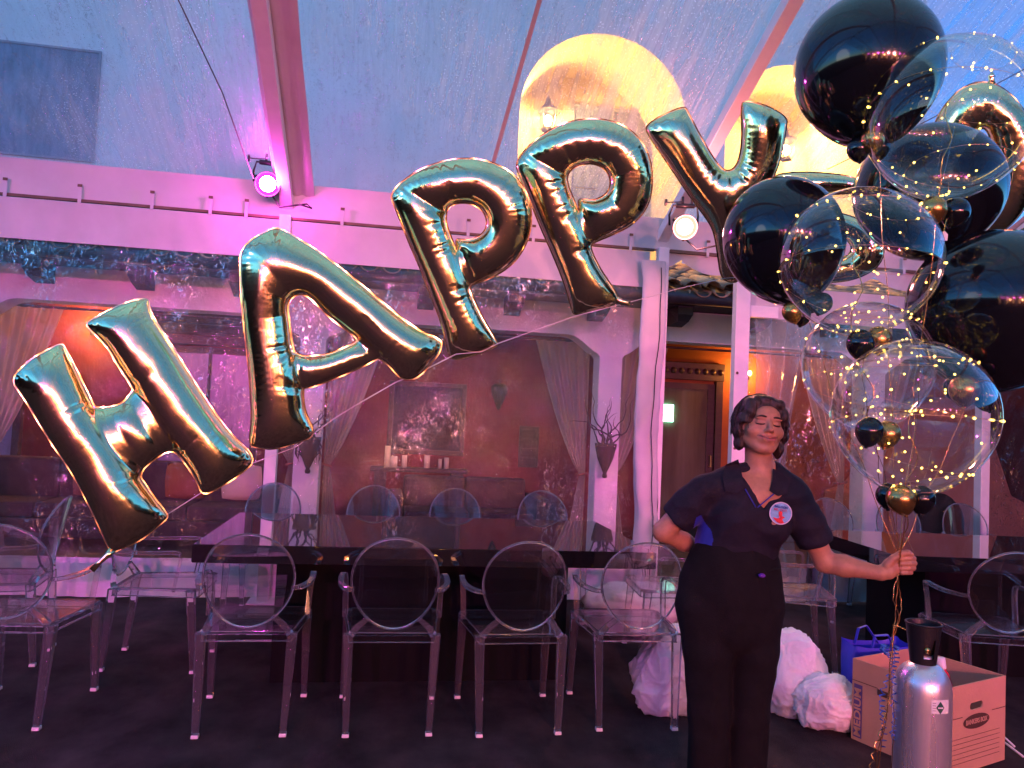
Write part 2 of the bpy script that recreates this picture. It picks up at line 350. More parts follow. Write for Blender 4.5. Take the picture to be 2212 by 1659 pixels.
def spot(name, loc, target, col, power, size=70, blend=.6, radius=.07, parent=None):
    l = bpy.data.lights.new(name, 'SPOT'); l.energy = power; l.color = col; l.spot_size = math.radians(size); l.spot_blend = blend; l.shadow_soft_size = radius
    o = bpy.data.objects.new(name, l); C.objects.link(o); d = (Vector(target)-Vector(loc)).normalized()
    mw = Matrix.Translation(Vector(loc)) @ d.to_track_quat('-Z', 'Y').to_matrix().to_4x4()
    if parent is not None:
        o.parent = parent; mw = parent.matrix_basis.inverted() @ mw
    o.matrix_basis = mw; return o
def point(name, loc, col, power, radius=.05, parent=None):
    l = bpy.data.lights.new(name, 'POINT'); l.energy = power; l.color = col; l.shadow_soft_size = radius
    o = bpy.data.objects.new(name, l); C.objects.link(o)
    if parent is not None: o.parent = parent; loc = parent.matrix_basis.inverted() @ Vector(loc)
    o.location = loc; return o

# ================================================================== SETTING
def plate(name, x0, x1, y0, y1, z, mat, n=1):
    m = MB(); m.add([(x0, y0, z), (x1, y0, z), (x1, y1, z), (x0, y1, z)], [(0, 1, 2, 3)])
    return tag(obj(name, m, mat), kind='structure')
plate('ground', -300, 300, -300, 300, -.06, 'ground_soil')
m = MB().box((-14, 6.42, -.055), (18, 10.0, -.012)); tag(obj('patio', m, 'patio'), kind='structure')
m = MB()
g = grid_mesh(lambda u, v: (-9+22*u, -9.3+15.68*v, .0015*nz(u*60, v*45)), 120, 100); fl = obj('carpet_floor', g, 'carpet', smooth=True); tag(fl, kind='structure')

YW = 6.28; ZE = 3.29; SL = .46; YR = -1.5
def roofz(y): return ZE+(YW-y)*SL if y >= YR else ZE+(YW-YR)*SL-(YR-y)*SL
RX = [-7.2, -4.02, -.86, 2.30, 5.46, 8.62]
tent = thing('clear_marquee', 'clear vinyl party tent with white frame, fogged roof and pink lit beams', 'tent', (0, YW, 0))
def roof_fn(xa, xb, ya, yb, ph):
    def fn(u, v):
        x = xa+(xb-xa)*u; y = ya+(yb-ya)*v
        sag = -.05*math.sin(PI*u)*math.sin(PI*v)+.012*nz(x*.9+ph, y*.35)+.004*nz(x*5, y*1.3)
        return (x, y, roofz(y)+sag)
    return fn
for k in range(len(RX)-1):
    for (ya, yb) in ((YR, YW), (YR-7.78, YR)):
        obj('roof_panel', grid_mesh(roof_fn(RX[k], RX[k+1], ya, yb, k*3.1), 40, 60), 'roof_vinyl', tent, True, fix=False)
def slope_bar(x, wdt, th, dz, side=1, y0=None, y1=None):
    ya, yb = (YR, YW) if side > 0 else (YR-7.78, YR)
    za, zb = roofz(ya)+dz, roofz(yb)+dz
    return [(x-wdt/2, ya, za-th), (x+wdt/2, ya, za-th), (x+wdt/2, yb, zb-th), (x-wdt/2, yb, zb-th), (x-wdt/2, ya, za), (x+wdt/2, ya, za), (x+wdt/2, yb, zb), (x-wdt/2, yb, zb)]
for i, x in enumerate(RX):
    for sd in (1, -1):
        rf = obj('rafter', MB().hexa(slope_bar(x, .095, .10, -.10, sd)), 'white_paint', tent, bev=.006)
        if i in (2, 1) and sd > 0 or (i == 4 and sd > 0):
            # white keder flap laced round this rafter
            def fn(u, v, x=x):
                y = YR+(YW-YR)*v; a = (u-.5)
                return (x+.06+.30*a+.008*nz(v*14, u*3), y, roofz(y)-.075-.05*(1-abs(a)*2)**2*0+.012*nz(v*20, u*6)-.02*abs(math.sin(u*9)))
            obj('rafter_flap', grid_mesh(fn, 14, 90), 'white_pvc', rf, True, fix=False)
pts_ = slope_bar(.69, .03, .004, -.06, 1); pts_ = [(p[0]+(.46 if p[1] < 0 else 0), p[1], p[2]) for p in pts_]
obj('roof_seam', MB().hexa(pts_), 'white_pvc', tent)
# ridge, eave beams, hangers
obj('ridge_beam', MB().box((-7.2, YR-.05, roofz(YR)-.2), (8.62, YR+.05, roofz(YR)-.1)), 'white_paint', tent, bev=.006)
def band(x0, x1, z0, z1, y, wav=.012, sc=0, nx=120, nzz=8, seed=0, scall=0):
    def fn(u, v):
        x = x0+(x1-x0)*u; zz = z0+(z1-z0)*v
        if scall: zz -= scall*(1-v)*abs(math.sin(x*PI/.62))**.7
        return (x, y+wav*nz(x*1.7+seed, zz*3)+wav*.4*nz(x*9+seed, zz*4)-(.03*v*v), zz)
    return grid_mesh(fn, nx, nzz)
beam = obj('eave_beam', MB().box((-7.2, YW-.02, 3.05), (8.62, YW+.07, 3.17)), 'white_paint', tent, bev=.006)
obj('roof_skirt', band(-7.2, 8.62, 3.045, 3.31, YW-.035, .008), 'white_pvc', tent, True, fix=False)
m = MB().box((-7.2, YW-.075, 3.015), (2.22, YW-.045, 3.036)); obj('track_rail', m, 'rust_steel', tent)
m = MB().box((2.36, YW-.085, 3.015), (8.62, YW-.045, 3.04)); obj('track_rail', m, 'rust_steel', tent)
obj('scalloped_edge', band(2.34, 8.62, 2.975, 3.045, YW-.03, .008, seed=9, scall=.12, nx=260), 'white_pvc', tent, True, fix=False)
for x in [-6.6, -5.9, -5.2, -4.5, -3.6, -2.9, -2.38, -1.86, -1.43, -1.16, -.42, .1, .6, 1.15, 1.62, 2.0, 2.7, 3.3, 3.9, 4.6, 5.1]:
    s_ = obj('strap', MB().box((x-.012, YW-.086, 3.0), (x+.012, YW-.079, 3.15)), 'white_pvc', tent)
    m = MB(); m.box((x-.016, YW-.096, 3.125), (x+.016, YW-.0895, 3.145))
    obj('buckle', m, 'rust_steel', s_)
for (x0, x1) in ((-7.2, -4.06), (-4.0, -.90), (-.82, 2.18)):
    obj('wall_header', band(x0, x1, 2.70, 3.005, YW-.05, .012, seed=x0), 'white_pvc', tent, True, fix=False)
for (x0, x1) in ((3.1, 5.42), (5.5, 8.6)):
    obj('wall_header', band(x0, x1, 2.50, 2.79, YW-.05, .012, seed=x0), 'white_pvc', tent, True, fix=False)
def sheet(x0, x1, z0, z1, y, seed, amp=.03, folds=0):
    def fn(u, v):
        x = x0+(x1-x0)*u; z = z0+(z1-z0)*v
        e = math.sin(PI*u)**.5
        return (x, y+e*(amp*nz(x*.8+seed, z*.7)+amp*.45*nz(x*3.1+seed, z*1.6, 2)+.006*nz(x*11, z*7, seed))+folds*math.sin(x*26+2*nz(x*2, z))*.5, z)
    return grid_mesh(fn, 110, 80)
for i, (x0, x1) in enumerate(((-7.2, -4.06), (-4.0, -.90), (-.82, 2.2))):
    obj('clear_wall', sheet(x0, x1, .30, 2.72, YW-.02, i*7.3+1), 'wall_vinyl', tent, True, fix=False)
    obj('wall_skirt', band(x0, x1, .02, .32, YW-.0, .05, seed=i*5, nx=160, nzz=14), 'skirt_pvc', tent, True, fix=False)
for i, (x0, x1) in enumerate(((3.12, 5.42), (5.5, 8.6))):
    obj('clear_wall', sheet(x0, x1, .30, 2.52, YW-.02, i*9.1+31, .04), 'wall_vinyl', tent, True, fix=False)
    obj('wall_skirt', band(x0, x1, .02, .32, YW-.0, .05, seed=i*5+50, nx=160, nzz=14), 'skirt_pvc', tent, True, fix=False)
# bunched clear drape beside the door post
def fn(u, v):
    z = .25+2.25*v; pinch = .16+.36*abs(v-.42)+.25*(1-v)**3
    a = u*7*PI
    return (3.34+.45*v*.2+(u-.5)*pinch*1.5-.12*(1-v), YW-.10+.05*math.sin(a+1.5*nz(v*2, u)), z)
obj('bunched_drape', grid_mesh(fn, 90, 50), 'drape_vinyl', tent, True, fix=False)
# posts
for x in RX:
    p = obj('post', MB().box((x-.045, YW-.10, .012), (x+.045, YW-.01, 3.05)), 'white_paint', tent, bev=.006)
    b_ = obj('base_plate', MB().box((x-.11, YW-.17, .002), (x+.11, YW+.06, .011)), 'white_paint', p)
    obj('post', MB().box((x-.045, YR-7.78, .012), (x+.045, YR-7.69, 3.1)), 'white_paint', tent, bev=.006)
p = obj('door_post', MB().box((2.955, YW-.14, .0), (3.085, YW-.06, 2.86)), 'white_paint', tent, bev=.005)
for z in (.55, 1.35, 1.62, 2.0): obj('bolt', MB().lathe([(0, 0), (.011, 0), (.012, .006), (0, .008)], (2.98, YW-.14, z), 10, (0, -1, 0)), 'rust_steel', p)
obj('door_header', MB().box((3.09, YW-.12, 2.50), (3.36, YW-.07, 2.60)), 'white_paint', tent, bev=.004)
# rolled white side curtain at the left of the doorway
def fn(u, v):
    z = .01+2.9*v; a = u*2*PI; rr = .105+.012*math.sin(3*a+v*4)+.02*nz(v*6, 3)+.012*nz(v*19, u*3)
    return (2.19+rr*math.cos(a)+.02*math.sin(v*9), YW-.13+rr*.55*math.sin(a), z)
rc = obj('rolled_curtain', grid_mesh(fn, 34, 90), 'white_pvc', tent, True, fix=False)
m = MB(); m.tube([(2.23+.02*math.sin(k/20*9)+.006*math.sin(k*1.7), YW-.192, .05+2.8*k/20) for k in range(21)], .004, 5); obj('zip', m, 'cable', rc)
# far side of the tent, behind the camera
YB = YR-7.78
obj('eave_beam', MB().box((-7.2, YB-.1, 3.05), (8.62, YB, 3.17)), 'white_paint', tent)
obj('wall_header', band(-7.2, 8.62, 2.55, 3.30, YB+.02, .02, seed=77), 'white_pvc', tent, True, fix=False)
for xs in (-7.2, 8.62):
    def fn(u, v, xs=xs): return (xs, YB+(YW-YB)*u, 2.9*v)
    obj('dark_wall_panel' if xs < 0 else 'end_wall_panel', grid_mesh(fn, 30, 10), 'black_drape', tent, True, fix=False)

# ------------------------------------------------------------------ stage lights
def par(name, loc, aim, lens, col, power, label, group, size=75, clamp=(0, .16)):
    loc = Vector(loc); t = thing(name, label, 'stage light', loc, group)
    d = (Vector(aim)-loc).normalized(); rgt = d.cross(Vector((0, 0, 1))).normalized(); up = rgt.cross(d)
    m = MB(); m.lathe([(.02, -.20), (.05, -.195), (.066, -.16), (.07, -.10), (.088, -.02), (.094, .0), (.094, .03), (.088, .03), (.084, .0)], loc, 28, d)
    obj('housing', m, 'lamp_grey', t, True)
    for k in range(3): obj('gel_clip', MB().ball(loc+(rgt*math.cos(k*2.1+.5)+up*math.sin(k*2.1+.5))*.098, .012, 8, 5), 'black_metal', t)
    m = MB(); m.lathe([(0, .016), (.04, .014), (.060, .010)], loc, 28, d); obj('lens', m, lens, t, True, fix=False)
    m = MB(); m.lathe([(.060, .010), (.082, .012), (.0935, .036)], loc, 28, d); obj('halo_rim', m, lens+'_rim', t, True, fix=False)  # coloured ring made to glow, standing for the halo round the lens
    point('spill', loc+d*.13, col, power*.03 if power > 50 else (4.5 if lens == 'lens_magenta' else 10), .06, t)
    top = loc+Vector((0, 0, clamp[1])); m = MB()
    m.tube([loc+rgt*.105-d*.05, loc+rgt*.11-d*.05+Vector((0, 0, .08)), top+rgt*.09, top-rgt*.09, loc-rgt*.11-d*.05+Vector((0, 0, .08)), loc-rgt*.105-d*.05], .008, 8, flat=1.0)
    obj('yoke', m, 'black_metal', t, True)
    m = MB(); m.tube([top-rgt*.07, top+rgt*.07], .018, 8); m.tube([top+rgt*.02, top+rgt*.02+Vector((0, 0, .07))], .010, 8); m.tube([top-rgt*.05, top-rgt*.05+Vector((0, 0, .07))], .010, 8)
    c_ = obj('clamp', m, 'black_metal', t, True)
    m = MB(); m.tube([top+rgt*.03+Vector((0, 0, .03)), top+rgt*.14+Vector((0, 0, .02))], .005, 6); m.tube([top+rgt*.14+Vector((0, 0, .02)), top+rgt*.155+Vector((0, 0, .02))], .026, 8); obj('wing_bolt', m, 'black_metal', c_)
    m = MB(); m.tube([loc-d*.19, loc-d*.2-Vector((0, 0, .10))-rgt*.02, loc-rgt*.10-Vector((0, 0, .17)), loc-rgt*.30-Vector((0, 0, .12)), loc-rgt*.34-Vector((0, 0, .15)), loc-rgt*.24-Vector((0, 0, .13))], .007, 6); obj('cord', m, 'black_metal', t, True)
    spot('beam', loc+d*.05, aim, col, power, size, .9, .08, t); return t
PINK = (1, .09, .56); CORAL = (1, .24, .26); MAG = (1, .06, .80)
L1 = PD(578, 397, 5.85); L2 = PD(1478, 490, 5.75)
par('stage_light', L1, (-.2, 0, .6), 'lens_magenta', MAG, 12, 'magenta stage light clamped where the left rafter meets the beam', 'lamps hung round the tent eaves')
par('stage_light', L2, (1.2, 0, .8), 'lens_coral', CORAL, 12, 'coral pink stage light hanging beside the letter Y balloon', 'lamps hung round the tent eaves')
BACK = [(-5.6, MAG, 'lens_magenta', 80, 'far magenta'), (-4.02, MAG, 'lens_magenta', 80, 'magenta'), (-2.4, PINK, 'lens_magenta', 150, 'second pink'), (-.86, PINK, 'lens_magenta', 100, 'pink'), (.7, CORAL, 'lens_coral', 140, 'pale coral'), (2.30, CORAL, 'lens_coral', 140, 'coral'), (3.9, PINK, 'lens_magenta', 165, 'second rose'), (5.46, PINK, 'lens_magenta', 165, 'rose')]
for i, (x, c, l, pw, nm) in enumerate(BACK):
    par('stage_light', (x, YB+.5, 2.75), {3: (-.86, 5.3, 3.7), 6: (3.0, 6.1, 1.2)}.get(i, (x*.85+.5, 6.3, .9)), l, c, pw*(2.2 if i in (3, 6) else 2.1), nm+' stage light on the eave behind the viewer, seen only in reflections', 'lamps hung round the tent eaves', {3: 9, 6: 14}.get(i, 40))
# added behind the viewer: warm wall, windows and lamps to colour reflections and fill
bw = thing('added_wall', 'added warm lamp-lit plaster wall behind the viewer, for the reflections', 'wall', (0, YB-1.2, 0))
obj('face', MB().box((-12, YB-1.4, 0), (13, YB-1.2, 3.0)), 'adobe', bw)
for x in (-8.0, -5.1, -3.3, -1.55, .15, 1.85, 3.55, 5.3, 7.0):  # added glowing windows, put in for warm streaks and sparkle in reflections
    w_ = obj('window', MB().box((x-.24, YB-1.2, .95), (x-.2, YB-1.15, 2.5)).box((x+.2, YB-1.2, .95), (x+.24, YB-1.15, 2.5)).box((x-.2, YB-1.2, 2.46), (x+.2, YB-1.15, 2.5)).box((x-.2, YB-1.2, .95), (x+.2, YB-1.15, .99)), 'dark_wood', bw)
    obj('pane', MB().box((x-.2, YB-1.195, .99), (x+.2, YB-1.185, 2.46)), 'lit_pane', w_)
for x in (-6, -2.4, 1.0, 4.4, 8.0):
    obj('buttress', MB().box((x-.25, YB-1.2, 0), (x+.25, YB-.85, 3.0)), 'stucco', bw, bev=.02)
for x, nm in ((-4.2, 'first'), (-.7, 'second'), (2.7, 'third'), (6.2, 'fourth')):  # added lamps giving warm fill to the person and chairs
    t = thing('fill_lamp', nm+' added warm fill lamp along the plaster wall behind the viewer', 'wall lamp', (x, YB-1.0, 2.2), 'added warm fill lamps behind the viewer')
    obj('plate', MB().box((x-.06, YB-1.197, 2.1), (x+.06, YB-1.18, 2.3)), 'black_metal', t); obj('bulb', MB().ball((x, YB-1.03, 2.2), .05, 12, 8), 'bulb_warm', t, True)
    obj('arm', MB().tube([(x, YB-1.18, 2.15), (x, YB-1.03, 2.12)], .01, 6), 'black_metal', t)
    point('glow', (x, YB-.93, 2.2), (1, .42, .16), 45, .06, t)

ft = thing('added_festoon', 'added string of warm bulbs behind the viewer, for sparkle in reflections', 'string light', (.7, YB+1.6, 3.3))  # added bulbs, put in for sparkle on foil, vinyl and tank
fb = MB().ball((0, 0, 0), .035, 10, 8).mesh('bulb', 'bulb_warm', True); fw = []
for k in range(49):
    x = -7+k*.32; z = 2.75-.0+.30*math.cos((k % 8)/8*2*PI); fw.append((x, YB+1.6, z+.05))
    if k % 2 == 0: link('bulb', fb, ft, (x-.7, 0, z-3.3))
obj('cord', MB().tube(fw, .006, 5), 'cable', ft)

# ------------------------------------------------------------------ restaurant building
YC = 8.0; YBW = 9.8
bd = thing('restaurant_building', 'white stucco restaurant with tiled portico, red inner wall and lit upper arches', 'building', (0, YC, 0))
CX = [-7.2, -4.05, -.76, 2.41, 5.6, 8.8]; CW = .13
for x in CX:
    c_ = obj('column', MB().box((x-CW, YC, -.01), (x+CW, YC+.26, 2.45)), 'stucco', bd, bev=.015)
for k in range(len(CX)-1):
    xa, xb = CX[k]+CW, CX[k+1]-CW
    pts = [(CX[k]-CW if k == 0 else CX[k], YC-.004, 2.80), (CX[k+1], YC-.004, 2.80), (CX[k+1], YC-.004, 2.24), (xb, YC-.004, 2.24)]
    for j in range(7):
        a = j/6; pts.append((xb-.02-.34*a, YC-.004, 2.27+.19*(math.sin(a*PI/2)**1.4)))
    for j in range(7):
        a = 1-j/6; pts.append((xa+.02+.34*a, YC-.004, 2.27+.19*(math.sin(a*PI/2)**1.4)))
    pts += [(xa, YC-.004, 2.24), (CX[k], YC-.004, 2.24)]
    obj('entablature', MB().poly(pts, (0, 1, 0), .27), 'stucco', bd)
x = -7.0
while x < 8.6:
    o_ = obj('rafter_tail', MB().add([(x-.085, YC-.32, 2.81), (x+.085, YC-.32, 2.81), (x+.085, YC-.01, 2.81), (x-.085, YC-.01, 2.81), (x-.085, YC-.32, 2.72), (x+.085, YC-.32, 2.72), (x+.06, YC-.26, 2.65), (x-.06, YC-.26, 2.65), (x+.085, YC-.01, 2.62), (x-.085, YC-.01, 2.62)],
        [(0, 1, 2, 3), (0, 4, 5, 1), (4, 7, 6, 5), (7, 9, 8, 6), (9, 3, 2, 8), (0, 3, 9, 7, 4), (1, 5, 6, 8, 2)]), 'eave_wood', bd); x += .92
obj('soffit', MB().box((-7.3, YC-.36, 2.812), (8.9, YC+1.8, 2.84)), 'eave_wood', bd)
m = MB(); m.tube([(-7.3, YC-.43, 2.88), (8.9, YC-.43, 2.88)], .075, 12); obj('gutter', m, 'gutter_metal', bd, True)
# barrel tiles, upper storey
def tile_bm(x, y, z, ln, up, slope=.32, r=.095):
    m = MB(); n = 7; vs = []
    for (yy, rr) in ((y, r), (y+ln, r*.86)):
        for j in range(n+1):
            a = PI*j/n; s_ = 1 if up else -1
            vs.append((x+rr*math.cos(a), yy, z+(yy-y)*slope+(rr*math.sin(a)*.75*s_)))
        for j in range(n, -1, -1):
            a = PI*j/n; s_ = 1 if up else -1
            vs.append((x+(rr-.014)*math.cos(a), yy, z+(yy-y)*slope+((rr-.014)*math.sin(a)*.75*s_)))
    k = 2*(n+1); fs = []
    for j in range(k): fs.append((j, (j+1) % k, k+(j+1) % k, k+j))
    for j in range(n): fs.append((j, k-1-j, k-2-j, j+1)); fs.append((k+j, k+j+1, 2*k-2-j, 2*k-1-j))
    m.add(vs, fs); return m
tm = {}
for up in (True, False):
    for mt in ('terracotta', 'terracotta_b', 'terracotta_c'):
        tm[(up, mt)] = tile_bm(0, 0, 0, .46, up).mesh('tile', mt, True)
rest = MB(); ntile = 0
for row in range(5):
    y = YC-.50+row*.38; z = 2.99+row*.38*.32
    nn_ = int(16.0/.215)
    for i in range(nn_):
        x = -7.2+i*.215
        mt = random.choice(['terracotta', 'terracotta', 'terracotta_b', 'terracotta_c'])
        for up in (True, False):
            xx = x+(.1075 if not up else 0)
            if row < 3 and 1.9 < xx < 5.4 or (row == 0 and xx > -3.5 and xx < 8):
                o_ = link('tile', tm[(up, mt)], bd, (xx+random.uniform(-.012, .012), y-YC+random.uniform(-.03, .02), z+(.0 if up else -.035)+random.uniform(-.008, .008)), (random.uniform(-.03, .03), 0, random.uniform(-.05, .05)))
                ntile += 1
            else:
                b_ = tile_bm(xx, y, z-(0 if up else .035), .46, up); rest.add(b_.v, b_.f)
tag(obj('roof_tiles', rest, 'terracotta', bd, True, fix=False), kind='stuff')
obj('roof_deck', MB().hexa([(-7.3, YC-.40, 2.86), (8.9, YC-.40, 2.86), (8.9, YBW+.1, 3.42), (-7.3, YBW+.1, 3.42), (-7.3, YC-.40, 2.88), (8.9, YC-.40, 2.88), (8.9, YBW+.1, 3.46), (-7.3, YBW+.1, 3.46)]), 'eave_wood', bd)
# portico back wall
obj('red_wall', MB().box((-7.3, YBW, -.02), (3.55, YBW+.2, 2.82)), 'red_wall', bd)
obj('red_wall', MB().box((3.56, YBW+.003, -.02), (8.9, YBW+.2, 2.82)), 'orange_wall', bd)
obj('side_wall', MB().box((8.7, YC+.3, -.02), (8.9, YBW, 2.82)), 'red_wall', bd)
def rect(x0, y0, x1, y1, Y):
    a = PY(x0, y0, Y); b = PY(x1, y1, Y); return a.x, b.x, b.z, a.z
# upper storey, Y=10.6: wall with two arched loggias
YU = 10.6
a1l = PY(1118, 330, YU).x; a1r = PY(1482, 300, YU).x; a1t = PY(1295, 72, YU).z
a2l = PY(1566, 300, YU).x; a2r = PY(1862, 300, YU).x; a2t = PY(1690, 138, YU).z
def arch(xl, xr, zt, zb, n=20):
    c = (xl+xr)/2; r = (xr-xl)/2; h = min(r, zt-zb-.4)
    return [(xl, zb)]+[(c-r*math.cos(PI*j/n), zt-h+h*math.sin(PI*j/n)) for j in range(n+1)]+[(xr, zb)]
def wall_with_arches(y, zb, ztop, xl, xr, arches):
    m = MB(); xs = [xl]
    for (l, r_, t_) in arches:
        m.add([(xs[-1], y, zb), (l, y, zb), (l, y, ztop), (xs[-1], y, ztop)], [(0, 1, 2, 3)])
        ar = arch(l, r_, t_, zb+.3)
        m.add([(l, y, zb), (r_, y, zb), (r_, y, zb+.3), (l, y, zb+.3)], [(0, 1, 2, 3)])
        for (p, q) in zip(ar[1:-1], ar[2:]):
            if abs(p[0]-q[0]) > 1e-5: m.add([(p[0], y, p[1]), (q[0], y, q[1]), (q[0], y, ztop), (p[0], y, ztop)], [(0, 1, 2, 3)])
        for (p, q) in zip(ar[:-1], ar[1:]):
            m.add([(p[0], y, p[1]), (q[0], y, q[1]), (q[0], y+1.5, q[1]), (p[0], y+1.5, p[1])], [(0, 1, 2, 3)], 1)
        m.add([(l, y, zb+.3), (r_, y, zb+.3), (r_, y+1.5, zb+.3), (l, y+1.5, zb+.3)], [(0, 1, 2, 3)], 1)
        xs.append(r_)
    m.add([(xs[-1], y, zb), (xr, y, zb), (xr, y, ztop), (xs[-1], y, ztop)], [(0, 1, 2, 3)])
    return m
XUR = PY(2000, 120, YU).x
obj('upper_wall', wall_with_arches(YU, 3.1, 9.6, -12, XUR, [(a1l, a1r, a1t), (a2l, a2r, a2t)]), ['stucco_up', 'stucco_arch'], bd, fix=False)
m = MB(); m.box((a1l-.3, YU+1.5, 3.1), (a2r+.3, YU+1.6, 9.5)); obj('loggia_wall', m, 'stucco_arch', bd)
m = MB(); m.box((XUR-.02, YU+.01, 3.1), (XUR, YU+9, 9.6)); obj('upper_wall', m, 'stucco_up', bd)
m = MB(); m.box((-12, YU+1.61, 9.4), (XUR, YU+9, 9.6)); obj('flat_roof', m, 'stucco_up', bd)
# loggia windows and the left upper window
def window(name, x0, x1, z0, z1, y, par_, nx=2, nz_=3, fr=.06, frame='dark_wood', dep=.06):
    m = MB(); m.box((x0, y-dep, z0), (x0+fr, y, z1)); m.box((x1-fr, y-dep, z0), (x1, y, z1)); m.box((x0+fr, y-dep, z1-fr), (x1-fr, y, z1)); m.box((x0+fr, y-dep, z0), (x1-fr, y, z0+fr))
    f = obj(name, m, frame, par_)
    for i in range(1, nx): 
        x = x0+(x1-x0)*i/nx; obj('mullion', MB().box((x-.018, y-dep*.8, z0+fr), (x+.018, y-.004, z1-fr)), frame, f)
    for i in range(nx):
        for j in range(nz_):
            xa = x0+fr*.6+(x1-x0-fr*1.2)*i/nx; xb = x0+fr*.6+(x1-x0-fr*1.2)*(i+1)/nx; za = z0+fr*.6+(z1-z0-fr*1.2)*j/nz_; zb = z0+fr*.6+(z1-z0-fr*1.2)*(j+1)/nz_
            obj('pane', MB().box((xa+.008, y-dep*.5, za+.008), (xb-.008, y-dep*.5+.006, zb-.008)), 'pane_dusk', f)
    return f
principled('pane_dusk', (.20, .24, .33), .3, spec=.8, var=.35, vscale=4, stretch=(3, 1, .6))
principled('pane_dark', (.02, .02, .02), .06, spec=.8)
principled('grey_paint', (.30, .33, .40), .6)
x0, x1, z0, z1 = rect(-60, 80, 203, 352, YU); window('window', x0, x1, z0, z1, YU-.002, bd, 1, 1, .03, 'grey_paint', .02)
x0, x1, z0, z1 = rect(1232, 226, 1490, 520, YU+1.5); window('window', x0, x1, z0, z1, YU+1.498, bd, 3, 3, .06, 'grey_paint')
x0, x1, z0, z1 = rect(1745, 330, 1880, 520, YU+1.5); window('window', x0, x1, z0, z1, YU+1.498, bd, 2, 3, .06, 'grey_paint')
# door and leaded window in the portico
def carved(name, x0, x1, z0, z1, y, par_):
    o_ = obj(name, MB().box((x0, y-.07, z0), (x1, y-.002, z1)), 'dark_wood', par_, bev=.006)
    n = max(3, int((x1-x0)/.11))
    for i in range(n):
        x = x0+(x1-x0)*(i+.5)/n; obj('carving', MB().lathe([(0, .03), (.02, .026), (.038, .012), (.044, 0)], (x, y-.07, (z0+z1)/2), 10, (0, -1, 0)), 'dark_wood', o_, True)
    return o_
x0, x1, z0, z1 = rect(1395, 778, 1545, 1150, YBW)
z0 = 0
dr = obj('door', MB().box((x0+.09, YBW-.05, 0), (x0+.17, YBW-.004, z1-.28)).box((x1-.20, YBW-.05, 0), (x1-.1, YBW-.004, z1-.28)).box((x0+.17, YBW-.05, 0), (x1-.20, YBW-.004, .25)).box((x0+.17, YBW-.05, z1-.36), (x1-.20, YBW-.004, z1-.28)), 'dark_wood', bd)
principled('pane_door', (.14, .12, .08), .08, spec=.8, var=.25, vscale=2, stretch=(3, 1, .4))
obj('pane', MB().box((x0+.17, YBW-.03, .25), (x1-.20, YBW-.024, z1-.36)), 'pane_door', dr)
obj('handle', MB().tube([(x1-.15, YBW-.05, 1.0), (x1-.15, YBW-.10, 1.0), (x1-.15, YBW-.10, 1.15), (x1-.15, YBW-.05, 1.15)], .01, 6), 'brass', dr)
df_ = obj('door_frame', MB().box((x0, YBW-.09, 0), (x0+.085, YBW-.003, z1-.24)).box((x1-.095, YBW-.09, 0), (x1, YBW-.003, z1-.24)), 'dark_wood', bd)
carved('door_lintel', x0-.03, x1+.03, z1-.235, z1, YBW, bd)
gp = PY(1430, 878, YBW-.06)
obj('teal_reflection', MB().box((gp.x-.02, YBW-.062, gp.z-.20), (gp.x+.16, YBW-.045, gp.z+.03)), 'reflection_teal', dr)  # glowing panel standing for a teal reflection in the door glass
x0, x1, z0, z1 = rect(352, 648, 532, 1050, YBW)
wf = window('window', x0, x1+.1, z0, z1-.55, YBW-.004, bd, 2, 1, .08, 'dark_wood', .08)
for k in range(4): obj('lintel_board', MB().box((x0-.12, YBW-.10-.012*k, z1-.53+.13*k), (x1+.22, YBW-.004, z1-.41+.13*k)), 'dark_wood', bd, bev=.006)
x0, x1, z0, z1 = rect(-300, 655, 60, 1050, YBW)
window('window', x0, x1-.1, z0+.1, z1-.2, YBW-.004, bd, 3, 2, .08, 'dark_wood', .08)

# curtains of the portico, tied back at the columns
def curtain(xc, dirn, top=.62, zt=2.42, y=YC+.34, tie=.95):
    def fn(u, v):
        z = zt*(1-v)+.0; 
        if z > tie: k = ((z-tie)/(zt-tie)); wd = .06+(top-.06)*k**.75
        else: k = 1-z/tie; wd = .06+.16*k
        x = xc+dirn*(.0+u*wd)
        return (x, y+.028*math.sin(u*34+.8*nz(z*1.5, u*2))*(.5+.5*min(1, k+.3))+.01*nz(x*5, z*2), z)
    return grid_mesh(fn, 60, 50)
for k, x in enumerate(CX[1:-1]):
    for dirn in (-1, 1):
        cu = obj('curtain', curtain(x+dirn*(CW+.02), dirn, .62+.1*nz(k*3.3, dirn)), 'sheer', bd, True, fix=False)
        obj('tieback', MB().tube([(x+dirn*(CW+.005), YC+.30, .95), (x+dirn*(CW+.10), YC+.28, .93), (x+dirn*(CW+.10), YC+.40, .93), (x+dirn*(CW+.005), YC+.42, .95)], .012, 6), 'throw_cloth', cu)
    obj('curtain_rod', MB().tube([(CX[k+1]+CW, YC+.34, 2.43), (CX[k+2]-CW, YC+.34, 2.43)], .014, 8), 'dark_wood', bd)

